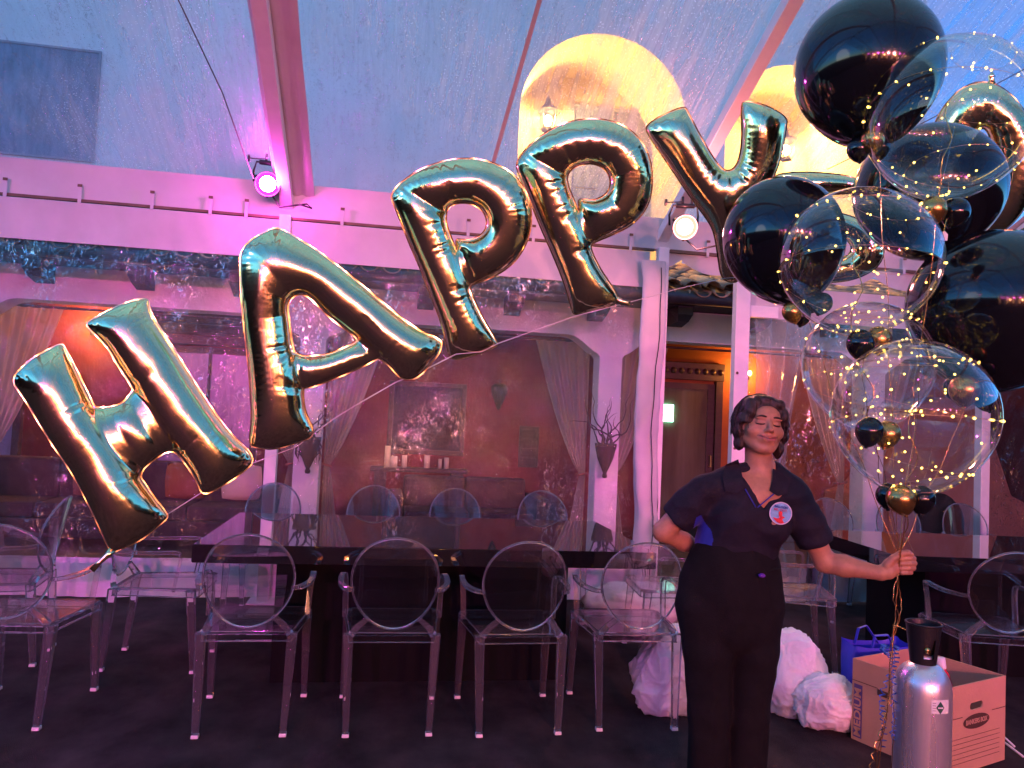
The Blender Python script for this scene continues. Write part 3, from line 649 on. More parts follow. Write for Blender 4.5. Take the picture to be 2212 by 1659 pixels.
# upper lanterns
def lantern(loc, s, label, pw, ceiling=True):
    t = thing('wall_lantern', label, 'lantern', loc, 'lit lanterns of the upper arches'); x, y, z = loc
    m = MB()
    for k in range(4):
        a = PI/4+k*PI/2; m.tube([(x+s*.7*math.cos(a), y+s*.7*math.sin(a), z-s), (x+s*math.cos(a), y+s*math.sin(a), z+s*.8)], .012, 5)
    m.lathe([(s*.72, 0), (s*.75, .03), (.02, .03)], (x, y, z-s-.03), 4); obj('cage', m, 'black_metal', t)
    obj('cap', MB().lathe([(s*1.2, 0), (s*.8, s*.4), (s*.25, s*.7), (s*.18, s*1.1), (.01, s*1.5)], (x, y, z+s*.8), 8), 'black_metal', t)
    obj('bulb', MB().ball((x, y, z-.02), s*.42, 12, 8, (1, 1, 1.3)), 'lantern_glow', t, True)
    obj('bracket', MB().tube([(x, y, z+s*2.2), (x, y+.15, z+s*2.6), (x, y+.45, z+s*2.2)], .014, 6), 'black_metal', t)
    point('glow', (x, y-.12, z), (1, .55, .16), pw*1.25, .08, t); return t
pA = PY(1183, 258, YU+1.1); pB = PY(1697, 322, YU+1.1)
lantern(pA, .16, 'glowing lantern on the wall inside the left upper arch', 55)
lantern(pB, .16, 'glowing lantern inside the right upper arch beside the letter Y', 55)
pC = PY(1278, 92, YU+.7)
t = thing('ceiling_lamp', 'bright round lamp at the crown of the left upper arch', 'lamp', pC)
obj('shade', MB().lathe([(.09, .06), (.14, .03), (.15, 0), (.13, -.01)], pC, 16), 'black_metal', t, True)
obj('bulb', MB().ball(pC, .085, 14, 10), 'lantern_glow', t, True); point('glow', pC-Vector((0, .15, .12)), (1, .57, .18), 55, .08, t)
# porch sconces
def sconce(x, z, label, pw=14):
    t = thing('wall_sconce', label, 'wall lamp', (x, YBW-.1, z))
    obj('back_plate', MB().box((x-.05, YBW-.016, z-.1), (x+.05, YBW-.003, z+.06)), 'black_metal', t)
    obj('arm', MB().tube([(x, YBW-.016, z-.06), (x, YBW-.10, z-.09), (x, YBW-.13, z-.05)], .008, 6), 'black_metal', t)
    obj('bulb', MB().ball((x, YBW-.13, z), .024, 10, 8, (1, 1, 1.4)), 'bulb_warm', t, True)
    point('glow', (x, YBW-.22, z), (1, .36, .06), pw, .05, t)
p = PY(1619, 806, YBW-.13); sconce(p.x, p.z, 'small glowing sconce on the orange wall beside the pink door post', 8)
p = PY(196, 705, YBW-.13); sconce(p.x, p.z, 'orange sconce light half hidden behind the letter H', 11)

# ------------------------------------------------------------------ things on the portico
def pot(loc, label, s=1.0, seed=0):
    """pointed wall planter with dry curling stems"""
    x, y, z = loc; t = thing('wall_planter', label, 'planter', loc, 'pointed planters on the portico columns'); rnd = random.Random(seed)
    obj('pot', MB().lathe([(0, -.34), (.022, -.335), (.03, -.31), (.018, -.29), (.035, -.25), (.085, -.13), (.115, 0), (.118, .03), (.10, .03), (.095, 0)], loc, 18), 'clay', t, True)
    for k in range(11):
        pts = []; px, pz = x+rnd.uniform(-.06, .06), z; ang = rnd.uniform(-.5, .5); py = y-.02
        L = rnd.uniform(.25, .62)*s
        for j in range(12):
            pts.append((px, py, pz)); px += math.sin(ang)*L/11; pz += math.cos(ang)*L/11; py += rnd.uniform(-.012, .004); ang += rnd.uniform(-.75, .75); ang *= .9
        obj('stem', MB().tube(pts, [.011*(1-j/13) for j in range(12)], 5), 'vine', t, True)
    return t
p = PY(1308, 960, YC-.13); pot((p.x, YC-.13, p.z-.02), 'dark pointed planter with curling stems on the column right of the red room', 1.15, 3)
p = PY(668, 950, YC-.13); t = pot((p.x, YC-.13, p.z), 'dark planter overflowing with dry stems on the column under the letter A', 1.0, 9)
for k in range(26):
    rnd = random.Random(k); a = rnd.uniform(0, 6.28); L = rnd.uniform(.1, .26)
    obj('root', MB().tube([(t.location.x+.09*math.cos(a), YC-.14+.03*math.sin(a), t.location.z), (t.location.x+.13*math.cos(a), YC-.16, t.location.z-L*.6), (t.location.x+.10*math.cos(a+.5), YC-.14, t.location.z-L)], [.007, .006, .002], 4), 'vine', t, True)
# framed dark picture, mantel and its candles
x0, x1, z0, z1 = rect(842, 822, 1000, 985, YBW)
t = thing('framed_picture', 'tall dark framed picture on the red wall above the mantel shelf', 'picture', ((x0+x1)/2, YBW, z0))
obj('canvas', MB().box((x0+.06, YBW-.03, z0+.06), (x1-.06, YBW-.005, z1-.06)), 'dark_canvas', t)
obj('frame', MB().box((x0, YBW-.06, z0), (x0+.06, YBW-.003, z1)).box((x1-.06, YBW-.06, z0), (x1, YBW-.003, z1)).box((x0+.06, YBW-.06, z1-.06), (x1-.06, YBW-.003, z1)).box((x0+.06, YBW-.06, z0), (x1-.06, YBW-.003, z0+.06)), 'dark_wood', t, bev=.006)
x0, x1, z0, z1 = rect(800, 1014, 1005, 1024, YBW)
t = thing('mantel', 'wooden mantel shelf against the red portico wall, carrying candles', 'mantel', ((x0+x1)/2, YBW, 0))
obj('shelf', MB().box((x0, YBW-.24, z1), (x1, YBW-.002, z1+.05)), 'dark_wood', t, bev=.006)
obj('side', MB().box((x0+.05, YBW-.18, 0), (x0+.2, YBW-.002, z1)), 'dark_wood', t); obj('side', MB().box((x1-.2, YBW-.18, 0), (x1-.05, YBW-.002, z1)), 'dark_wood', t)
zs = z1+.05
CANS = [(836, .035, .26, 'tall cream candle at the left end of the mantel'), (850, .045, .13, 'short cream candle beside the tall one on the mantel'), (873, .032, .15, 'pale candle near the middle of the mantel'), (922, .035, .16, 'dim candle in the middle of the mantel'), (950, .022, .12, 'small yellow candle near the right end of the mantel'), (964, .03, .14, 'white candle at the right end of the mantel')]
for (xx, r_, hh, lb) in CANS:
    p = PY(xx, 1000, YBW-.12); t = thing('candle', lb, 'candle', (p.x, YBW-.12, zs), 'candles on the mantel')
    obj('wax', MB().lathe([(0, 0), (r_, 0), (r_, hh), (r_*.8, hh-.004), (0, hh-.012)], (p.x, YBW-.12, zs), 14), 'candle_wax', t, True)
    obj('wick', MB().tube([(p.x, YBW-.12, zs+hh-.012), (p.x+.003, YBW-.12, zs+hh+.014)], .0018, 4), 'cable', t)
# green ornament and shutter board on the red wall
p = PY(1078, 850, YBW-.05)
t = thing('wall_ornament', 'dark green pointed ornament hanging on the red wall', 'ornament', p)
obj('plaque', MB().lathe([(0, -.22), (.02, -.20), (.06, -.10), (.10, .0), (.11, .08), (.07, .12), (0, .13)], (p.x, YBW-.05, p.z), 14), 'leaf_dark', t, True)
obj('hook', MB().tube([(p.x, YBW-.05, p.z+.12), (p.x, YBW-.03, p.z+.17), (p.x, YBW, p.z+.17)], .006, 5), 'black_metal', t)
x0, x1, z0, z1 = rect(1122, 1040-120, 1160, 985+135-120+10, YBW)
t = thing('wall_panel', 'narrow carved wooden panel on the red wall', 'panel', ((x0+x1)/2, YBW, z0))
obj('board', MB().box((x0, YBW-.03, z0), (x1, YBW-.002, z1)), 'dark_wood', t, bev=.004)
for k in range(4): obj('carving', MB().box((x0+.03, YBW-.042, z0+.03+k*(z1-z0-.04)/4), (x1-.03, YBW-.03, z0+(k+1)*(z1-z0-.04)/4)), 'dark_wood', t, bev=.004)
# long dark sofa and striped throws under the left windows, sideboard, armchair
def sofa(x0, x1, y, label, cat='sofa', seat=.42, hgt=.86, name='sofa'):
    t = thing(name, label, cat, ((x0+x1)/2, y, 0)); n = max(1, round((x1-x0)/.75)); 
    obj('base', MB().box((x0, y, .08), (x1, y+.8, seat-.14)), 'sofa_cloth', t, bev=.02)
    for s_ in (x0, x1-.16): obj('armrest', MB().box((s_, y, seat-.14), (s_+.16, y+.8, seat+.2)), 'sofa_cloth', t, bev=.03)
    for i in range(n):
        a = x0+.17+(x1-x0-.34)*i/n; b = x0+.17+(x1-x0-.34)*(i+1)/n
        obj('seat_cushion', MB().box((a+.005, y+.02, seat-.135), (b-.005, y+.6, seat+.02)), 'sofa_cloth', t, bev=.03)
        obj('back_cushion', MB().box((a+.005, y+.6, seat-.1), (b-.005, y+.79, hgt)), 'sofa_cloth', t, bev=.04)
    for sx in (x0+.08, x1-.08):
        for sy in (y+.06, y+.74): obj('leg', MB().lathe([(.02, 0), (.028, .08)], (sx, sy, -.01), 8), 'dark_wood', t)
    return t
sofa(-4.4, -1.1, 8.5, 'long dark sofa under the left portico windows')
sofa(.1, 1.95, 8.72, 'dark low sofa in front of the red wall', seat=.40, hgt=.78)
rnd = random.Random(4)
for k, (x, lab) in enumerate(((-3.1, 'red throw pillow at the left of the long sofa'), (-2.15, 'patterned brown pillow in the middle of the long sofa'), (-1.55, 'pale pillow at the right end of the long sofa'))):
    t = thing('pillow', lab, 'pillow', (x, 8.98, .44), 'pillows on the portico sofa')
    def fn(u, v, x=x):
        a, b = 2*u-1, 2*v-1; return (x+.22*a*(1-.08*b*b), 0, .66+.2*b*(1-.08*a*a))
    g = MB(); n = 12; vs = []; fs = []
    for sd in (1, -1):
        o0 = len(vs)
        for j in range(n+1):
            for i in range(n+1):
                q = fn(i/n, j/n); th = .085*((1-(2*i/n-1)**2)*(1-(2*j/n-1)**2))**.45; vs.append((q[0], 9.02-sd*th, q[2]))
        for j in range(n):
            for i in range(n): fs.append((o0+j*(n+1)+i, o0+j*(n+1)+i+1, o0+(j+1)*(n+1)+i+1, o0+(j+1)*(n+1)+i))
    g.add(vs, fs); obj('cover', g, ('throw_cloth', 'orange_wall', 'candle_wax')[k], t, True)
# adobe fireplace at the far right of the portico
t = thing('adobe_fireplace', 'salmon adobe fireplace with sloping shoulders at the right of the portico', 'fireplace', (7.4, 9.3, 0))
pr = [(6.1, .0), (6.1, .75), (6.35, .82), (6.55, 1.05), (6.72, 1.55), (6.95, 1.95), (7.5, 2.1), (8.0, 1.95), (8.25, 1.3), (8.45, .8), (8.68, .7), (8.68, 0)]
obj('hearth', MB().poly([(x, 9.1, z) for x, z in pr], (0, 1, 0), .68), 'adobe', t, bev=.03)
obj('firebox', MB().poly([(7.0+.35+.35*math.cos(a), 9.09, .35+.45*math.sin(a)) for a in [PI*k/12 for k in range(13)]]+[(7.0, 9.09, .12), (7.7, 9.09, .12)], (0, 1, 0), .02), 'black_drape', t)

# ------------------------------------------------------------------ clear chairs
def round_poly(pts, r=.02): return pts
def oval_back(rx, rz, th, lean):
    """slightly dished oval sheet standing on z=0 centre, facing -y"""
    nu, nr = 40, 6; vs = []; fs = []
    for side in (0, 1):
        for j in range(nr+1):
            rr = (1e-3+j/nr)
            for i in range(nu):
                a = 2*PI*i/nu; sq = 1.0; x = rx*min(1, rr)*math.cos(a); z = rz*min(1, rr)*math.sin(a)
                y = -.05*(1-(x/rx)**2) if True else 0
                vs.append((x, y+(th if side else 0), z))
    k = nu*(nr+1)
    for j in range(nr):
        for i in range(nu):
            i2 = (i+1) % nu; fs.append((j*nu+i, (j+1)*nu+i, (j+1)*nu+i2, j*nu+i2)); fs.append((k+j*nu+i, k+j*nu+i2, k+(j+1)*nu+i2, k+(j+1)*nu+i))
    for i in range(nu):
        i2 = (i+1) % nu; fs.append((nr*nu+i, k+nr*nu+i, k+nr*nu+i2, nr*nu+i2))
    fs.append(tuple(range(nu-1, -1, -1))); fs.append(tuple(k+i for i in range(nu)))
    m = MB(); m.add(vs, fs); return m
def make_chair(label):
    """chair at the origin, sitter looks towards +y, back at -y"""
    t = thing('clear_armchair', label, 'chair', (0, 0, 0), 'clear polycarbonate armchairs in the tent')
    PC = 'polycarbonate'; SH = .465
    # seat: pan with a down-turned lip and waved sides
    rear, front, hy = .20, .245, .235
    pts = [(-rear, -hy), (rear, -hy), (front, hy-.03), (front-.03, hy), (-front+.03, hy), (-front, hy-.03)]
    m = MB(); n = len(pts); top = [(x, y, SH+(.006 if y > 0 else 0)) for x, y in pts]; out = [(x, y, SH-.042) for x, y in pts]
    cin = [(x*.955, y*.955, SH-.042) for x, y in pts]; tin = [(x*.955, y*.955, SH-.012) for x, y in pts]
    m.add(top+out+cin+tin, [tuple(range(n))]+[(i, n+i, n+(i+1) % n, (i+1) % n) for i in range(n)]+[(n+i, 2*n+i, 2*n+(i+1) % n, n+(i+1) % n) for i in range(n)]
          + [(2*n+i, 3*n+i, 3*n+(i+1) % n, 2*n+(i+1) % n) for i in range(n)]+[tuple(3*n+i for i in range(n-1, -1, -1))])
    obj('seat', m, PC, t, bev=.004)
    cx = .205
    for sx in (-1, 1):
        for (tx, ty, bx, by) in ((cx, -hy+.005, .192, -hy-.035), (front-.014, hy-.045, .235, hy-.005)):
            wt, wb = .023, .0145
            m = MB().hexa([(sx*bx-wb, by-wb, .018), (sx*bx+wb, by-wb, .018), (sx*bx+wb, by+wb, .018), (sx*bx-wb, by+wb, .018),
                           (sx*tx-wt, ty-wt, SH-.004), (sx*tx+wt, ty-wt, SH-.004), (sx*tx+wt, ty+wt, SH-.004), (sx*tx-wt, ty+wt, SH-.004)])
            lg = obj('leg', m, 'polycarbonate_thick', t, bev=.004)
            obj('foot_cap', MB().hexa([(sx*bx-wb-.002, by-wb-.002, .002), (sx*bx+wb+.002, by-wb-.002, .002), (sx*bx+wb+.002, by+wb+.002, .002), (sx*bx-wb-.002, by+wb+.002, .002),
                                       (sx*bx-wb-.001, by-wb-.001, .018), (sx*bx+wb+.001, by-wb-.001, .018), (sx*bx+wb+.001, by+wb+.001, .018), (sx*bx-wb-.001, by+wb+.001, .018)]), 'plastic_white', lg, bev=.003)
    lean = math.radians(11); zc, rx, rz = .722, .203, .222
    m = oval_back(rx, rz, .010, lean); o_ = m.mesh('backrest', PC, True)
    o_.transform(Matrix.Translation((0, -hy-.03+.0, zc)) @ Matrix.Rotation(lean, 4, 'X')); recalc(o_); o_.set_sharp_from_angle(angle=math.radians(40))
    bk = link('backrest', o_, t)
    RM = Matrix.Translation((0, -hy-.03, zc)) @ Matrix.Rotation(lean, 4, 'X')
    link('rim', (lambda me: (me.transform(RM), me)[1])(MB().tube([(rx*math.cos(2*PI*k/56), -.05*math.sin(2*PI*k/56)**2+.005, rz*math.sin(2*PI*k/56)) for k in range(57)], .0062, 6, cap=False, flat=1.0).mesh('rim', 'polycarbonate_thick', True)), bk)
    sr_ = MB()
    for zz in (SH+.002, SH-.042): sr_.tube([(x, y, zz) for x, y in pts]+[(pts[0][0], pts[0][1], zz)], .0032, 5)
    obj('seat_rim', sr_, 'polycarbonate_thick', t)
    def onback(x, z): 
        p = Vector((x, -.05*(1-(x/rx)**2)+.006, z)); p = Matrix.Rotation(lean, 4, 'X') @ p; return p+Vector((0, -hy-.03, zc))
    for sx in (-1, 1):
        a = onback(sx*.118, -.178)
        obj('strut', MB().tube([a, (sx*.165, -hy-.012, SH+.035), (sx*.19, -hy+.004, SH-.004)], [.017, .019, .023], 4), 'polycarbonate_thick', t)
        b = onback(sx*.197, -.05)
        ax = sx*.262
        m = MB(); pts = [b, b+Vector((sx*.03, .03, -.004)), Vector((ax, -.10, .668)), Vector((ax+sx*.005, .02, .672)), Vector((ax-sx*.004, .115, .676)), Vector((ax-sx*.012, .135, .655)), Vector((ax-sx*.018, .120, .58)), Vector((ax-sx*.022, .10, SH-.01))]
        pp = []
        for i in range(len(pts)-1):
            for q in range(4): pp.append(pts[i].lerp(pts[i+1], q/4))
        pp.append(pts[-1])
        for _ in range(3): pp = [pp[0]]+[(pp[i-1]+pp[i]*2+pp[i+1])/4 for i in range(1, len(pp)-1)]+[pp[-1]]
        m.tube(pp, .0185, 4, flat=.62); obj('armrest', m, 'polycarbonate_thick', t)
    return t
CH = [
    ((-.575, 3.955), 0, 'near clear chair on the left end of the long black table, beside the white post'),
    ((.095, 3.93), -.5, 'near clear chair second from the left along the black table'),
    ((.705, 3.905), 1.5, 'near clear chair third along the black table, left of the one beside the person'),
    ((1.32, 3.935), -2, 'near clear chair at the table next to the person in dark clothes'),
    ((-1.655, 4.09), -3, 'large clear chair at the left edge of the picture, its oval cut by the frame'),
    ((-2.16, 4.86), 97, 'clear chair seen edge-on behind the one at the left edge'),
    ((-2.86, 5.25), 178, 'clear chair cut off at the far left edge, deeper in the tent'),
    ((-1.21, 4.80), -91, 'clear chair at the left head of the table, under the foot of the letter H'),
    ((-.80, 5.80), 180, 'far clear chair behind the table, in front of the white tent post'),
    ((-.05, 5.83), 179, 'far clear chair second from the left behind the table'),
    ((.60, 5.80), 181, 'far clear chair third from the left behind the table'),
    ((1.31, 5.82), 180, 'far clear chair at the right end behind the table'),
    ((1.92, 4.86), 84, 'clear chair at the right head of the table, seen through another chair'),
    ((2.72, 4.72), -108, 'clear chair behind the outstretched arm of the person'),
    ((3.95, 5.98), 176, 'far clear chair at the left end behind the second table'),
    ((4.56, 5.92), 174, 'far clear chair in the middle behind the second table'),
    ((5.17, 5.86), 172, 'far clear chair by the right post behind the second table'),
    ((3.40, 3.86), -14, 'clear chair at the right edge of the picture behind the cardboard box'),
    ((4.12, 3.74), -10, 'clear chair cut off by the right edge, at the second table'),
]
chair0 = None
for i, ((x, y), rz, lab) in enumerate(CH):
    if chair0 is None: chair0 = make_chair(lab); o_ = chair0
    else: o_ = copy_tree(chair0); o_['label'] = lab
for i, o_ in enumerate([o for o in C.objects if o.name.startswith('clear_armchair')]):
    (x, y), rz, lab = CH[i]; o_.location = (x, y, 0); o_.rotation_euler = (0, 0, math.radians(rz))

# ------------------------------------------------------------------ black mirror tables
def black_table(cx, cy, lx, ly, rz, label, bx0, bx1):
    t = thing('black_table', label, 'table', (cx, cy, 0), 'long black gloss tables'); 
    mt = MB().box((-lx/2, -ly/2, .69), (lx/2, ly/2, .785)); o_ = mt.mesh('tabletop', 'black_gloss'); 
    b = bmesh.new(); b.from_mesh(o_); bmesh.ops.bevel(b, geom=b.edges[:], offset=.004, segments=2, affect='EDGES'); b.to_mesh(o_); b.free(); link('tabletop', o_, t)
    o2 = MB().box((bx0, -ly/2+.22, 0), (bx1, ly/2-.22, .69)).mesh('pedestal', 'black_drape'); link('pedestal', o2, t)
    t.rotation_euler = (0, 0, math.radians(rz)); return t
black_table(.315, 4.83, 2.52, 1.30, 0, 'long black mirror-topped table in the middle of the tent, nearer the camera', -.86, .80)
black_table(4.62, 4.66, 2.9, 1.12, -5, 'second black mirror-topped table behind the helium tank', -1.12, 1.0)

# ------------------------------------------------------------------ bags, carton, tank
def crumple_blob(name, c, rad, label, seed, mat='plastic_bag', amp=.17, top=None, floor=.004, cat='bag', group=None, sub=6, twist=0):
    b = bmesh.new(); bmesh.ops.create_icosphere(b, subdivisions=sub, radius=1)
    c = Vector(c)
    for v_ in b.verts:
        p = v_.co.copy(); q = Vector((p.x*rad[0], p.y*rad[1], p.z*rad[2]))
        s1 = Vector((seed*3.7, seed*1.3, 0))
        big = noise.noise(p*1.3+s1)*1.1; wp = p+noise.noise_vector(p*1.7+s1)*.35; 
        k = 1+amp*(big*1.2+.46*(1-min(1, abs(noise.noise(wp*1.9+s1))*2.2))**3+.24*(1-min(1, abs(noise.noise(Vector((wp.x*4, wp.y*4, wp.z*2.6))+s1*2))*2.2))**3+.10*(1-min(1, abs(noise.noise(wp*9+s1*3))*2.2))**2-.3)
        q *= k
        if top and p.z > .2: 
            e = (p.z-.2)/.8; q.x += top[0]*e*e; q.y += top[1]*e*e; q.z += top[2]*e*e; q.x *= 1
        q += c
        if q.z < floor: q.z = floor+(q.z-floor)*.02
        v_.co = q
    me = bpy.data.meshes.new(name); b.to_mesh(me); b.free(); me.materials.append(MATS[mat])
    me.polygons.foreach_set('use_smooth', [True]*len(me.polygons)); me.transform(Matrix.Translation(-c))
    o_ = link(name, me, None, c); return tag(o_, label, cat, group)
crumple_blob('plastic_bag', PZ(1432, 1480, .17)+Vector((.10, .12, 0)), (.23, .17, .23), 'stuffed white plastic bag on the floor behind the legs of the person', 2, top=(.05, 0, .06), group='white plastic bags on the floor')
crumple_blob('plastic_bag', PZ(1700, 1455, .2)+Vector((.02, 0, -.03)), (.20, .16, .22), 'tall crumpled white plastic bag beside the right leg of the person', 5.1, top=(-.03, 0, .05), group='white plastic bags on the floor')
crumple_blob('plastic_bag', PZ(1800, 1532, .1)+Vector((-.01, .04, .02)), (.18, .14, .14), 'smaller slumped white plastic bag against the cardboard box', 8.4, group='white plastic bags on the floor')
crumple_blob('plastic_bag', (2.42, 5.6, .13), (.28, .2, .16), 'white plastic bag on the floor far back under the clear chair', 11.3, sub=4, group='white plastic bags on the floor')
crumple_blob('plastic_sheet', (1.95, 5.5, .12), (.42, .3, .2), 'crumpled pale plastic sheeting heaped beyond the right end of the table', 14.1, sub=4, cat='plastic sheet')
# blue shopping bag
t = thing('blue_bag', 'blue woven shopping bag standing behind the cardboard box', 'bag', (2.66, 3.78, 0))
def fn(u, v):
    a = 2*PI*u; cx_, sy_ = math.cos(a), math.sin(a); e = .35
    x = .155*math.copysign(abs(cx_)**e, cx_); y = .075*math.copysign(abs(sy_)**e, sy_); k = 1+.10*v+.12*nz(u*9, v*4)*v
    return (2.64+x*k+.02*v, 3.74+y*k, .004+(.40+.03*nz(u*6, 1))*v)
obj('body', grid_mesh(fn, 60, 20), 'blue_bag', t, True, fix=False)
for sy in (-.07, .07): obj('handle', MB().tube([(2.58, 3.74+sy, .38), (2.60, 3.74+sy, .46), (2.66, 3.74+sy*1.3, .47), (2.72, 3.74+sy, .38)], .011, 6, flat=.3), 'blue_bag', t)
def text(name, body, size, mat, org, ex, ey, parent=None, ext=.0006, bold=0, fit=None):
    """flat print: text laid on a plane through org with axes ex (reading direction) and ey (up)"""
    cu = bpy.data.curves.new(name, 'FONT'); cu.body = body; cu.size = size; cu.extrude = ext; cu.offset = bold; cu.align_x = 'CENTER'; cu.align_y = 'CENTER'
    tmp = bpy.data.objects.new('tmp', cu); C.objects.link(tmp); dg = bpy.context.evaluated_depsgraph_get(); dg.update()
    me = bpy.data.meshes.new_from_object(tmp.evaluated_get(dg)); bpy.data.objects.remove(tmp); bpy.data.curves.remove(cu)
    me.materials.clear(); me.materials.append(MATS[mat]); ex = Vector(ex).normalized(); ey = Vector(ey).normalized(); ez = ex.cross(ey)
    if fit:
        w_ = max(v_.co.x for v_ in me.vertices)-min(v_.co.x for v_ in me.vertices); me.transform(Matrix.Diagonal((fit/w_, 1, 1, 1)))
    Mx = Matrix(((ex.x, ey.x, ez.x, org[0]), (ex.y, ey.y, ez.y, org[1]), (ex.z, ey.z, ez.z, org[2]), (0, 0, 0, 1))); me.transform(Mx)
    if parent is not None:
        q = parent; rt = Matrix.Identity(4)
        while q is not None: rt = q.matrix_basis @ rt; q = q.parent
        me.transform(rt.inverted())
    return link(name, me, parent)
# open carton
A = Vector((2.53, 3.07, 0)); Bx = Vector((2.985, 3.235, 0)); e1 = (Bx-A); W1 = e1.length; e1.normalize(); e2 = Vector((-e1.y, e1.x, 0)); W2 = .47; HB = .395
t = thing('cardboard_box', 'open brown cardboard carton marked MEDIUM behind the helium tank', 'box', A)
n1 = -e2; up = Vector((0, 0, 1)); th = .006
def wallp(o, ex, wdt, nin, name, hole=False):
    m = MB(); P = lambda a, b: o+ex*a+up*b
    if not hole: m.poly([P(0, .003), P(wdt, .003), P(wdt, HB), P(0, HB)], nin, th)
    else:
        hx, hz, hw, hh = wdt*.5, HB*.735, .052, .017; hp = []
        for k in range(16):
            a = 2*PI*k/16; hp.append((hx+(hw-hh)*(1 if math.cos(a) > 0 else -1)+hh*math.cos(a), hz+hh*math.sin(a)))
        z_ = [(0, .003), (wdt, .003), (wdt, hz), (hx+hw, hz)]
        low = [(0, .003), (wdt, .003), (wdt, hz)]+[hp[0]]+[hp[k] for k in range(15, 8, -1)]+[hp[8], (0, hz)]
        upp = [(0, hz), hp[8]]+[hp[k] for k in range(7, 0, -1)]+[hp[0], (wdt, hz), (wdt, HB), (0, HB)]
        m.poly([P(a, b) for a, b in low], nin, th); m.poly([P(a, b) for a, b in upp], nin, th)
    return obj(name, m, 'cardboard', t)
fp = wallp(A, e1, W1, e2, 'side_panel', True)
lp = wallp(A+e2*.007, e2, W2-.014, e1, 'side_panel', False)
wallp(A+e1*(W1-.0)+e2*.007, e2, W2-.014, -e1, 'side_panel', False); wallp(A+e2*W2, e1, W1, -e2, 'side_panel', True)
obj('bottom', MB().poly([A+up*.01+e1*.008+e2*.008, A+up*.01+e1*(W1-.008)+e2*.008, A+up*.01+e1*(W1-.008)+e2*(W2-.008), A+up*.01+e1*.008+e2*(W2-.008)], up, .005), 'cardboard_in', t)
fo = A-e2*.0012
fm = lambda a, b: fo+e1*a+up*b
def pr_rect(par_, f, a0, b0, a1, b1, mat, nrm, nm='print'): return obj(nm, MB().poly([f(a0, b0), f(a1, b0), f(a1, b1), f(a0, b1)], nrm, .0006), mat, par_)
m = MB(); ov = [fm(W1*.5+.105*math.cos(2*PI*k/32), HB*.56+.033*math.sin(2*PI*k/32)) for k in range(32)]; m.poly(ov, -e2, .0005); obj('logo_oval', m, 'ink_brown', fp)
text('logo_text', 'BANKERS BOX', .030, 'cardboard', fm(W1*.5, HB*.56)-e2*.0012, e1, up, fp, bold=.0006, fit=.17)
pr_rect(fp, fm, .0, HB*.635, W1*.27, HB*.642, 'ink_brown', -e2, 'print_line'); pr_rect(fp, fm, W1*.76, HB*.635, W1, HB*.642, 'ink_brown', -e2, 'print_line')
for k in range(6): pr_rect(fp, fm, .05, HB*(.40-.055*k), W1-.05, HB*(.404-.055*k), 'ink_brown', -e2, 'print_line')
lo = A-e1*.0012; lm = lambda a, b: lo+e2*(W2-a)+up*b
pr_rect(lp, lm, .012, .02, .058, HB*.70, 'ink_purple', -e1, 'label_strip')
text('label_text', 'MEDIUM', .05, 'cardboard', lm(.035, HB*.36)-e1*.0014, up, e2, lp, bold=.0012, fit=HB*.58)
pr_rect(lp, lm, .0, HB*.735, .14, HB*.742, 'ink_brown', -e1, 'print_line')
hp = [lm(.14, HB*.66), lm(.20, HB*.66), lm(.20, HB*.73), lm(.14, HB*.73)]; obj('handle_flap', MB().poly(hp, -e1, .002), 'ink_brown', lp)
crumple_blob('black_bag', A+e1*.12+e2*.30+up*.27, (.11, .13, .10), 'shiny black plastic bag inside the cardboard box', 21, mat='black_gloss', floor=.02, sub=4)
q = A+e1*.33+e2*.16
t = thing('red_bottle', 'red bottle with a pale cap leaning in the cardboard box', 'bottle', q+up*.02)
ax = Vector((-.16, .02, 1)).normalized()
obj('body', MB().lathe([(0, 0), (.035, 0), (.037, .02), (.037, .30), (.03, .34), (.018, .37)], q+up*.03, 18, ax), 'red_plastic', t, True)
obj('cap', MB().lathe([(.02, 0), (.022, .005), (.022, .05), (0, .052)], q+up*.03+ax*.372, 14, ax), 'plastic_white', t, True)
# white rods on the floor
for k, (a, b) in enumerate((((2120, 1548), (2190, 1612)), ((2125, 1570), (2209, 1634)))):
    p0 = PZ(*a, .006); p1 = PZ(*b, .006); o_ = obj('balloon_stick', MB().tube([p0+Vector((0, 0, 0)), p1], .0055, 8), 'plastic_white', None, True)
    tag(o_, ('upper of the two thin white sticks on the floor by the box', 'lower, longer white stick on the floor by the box')[k], 'stick', 'white sticks on the floor')
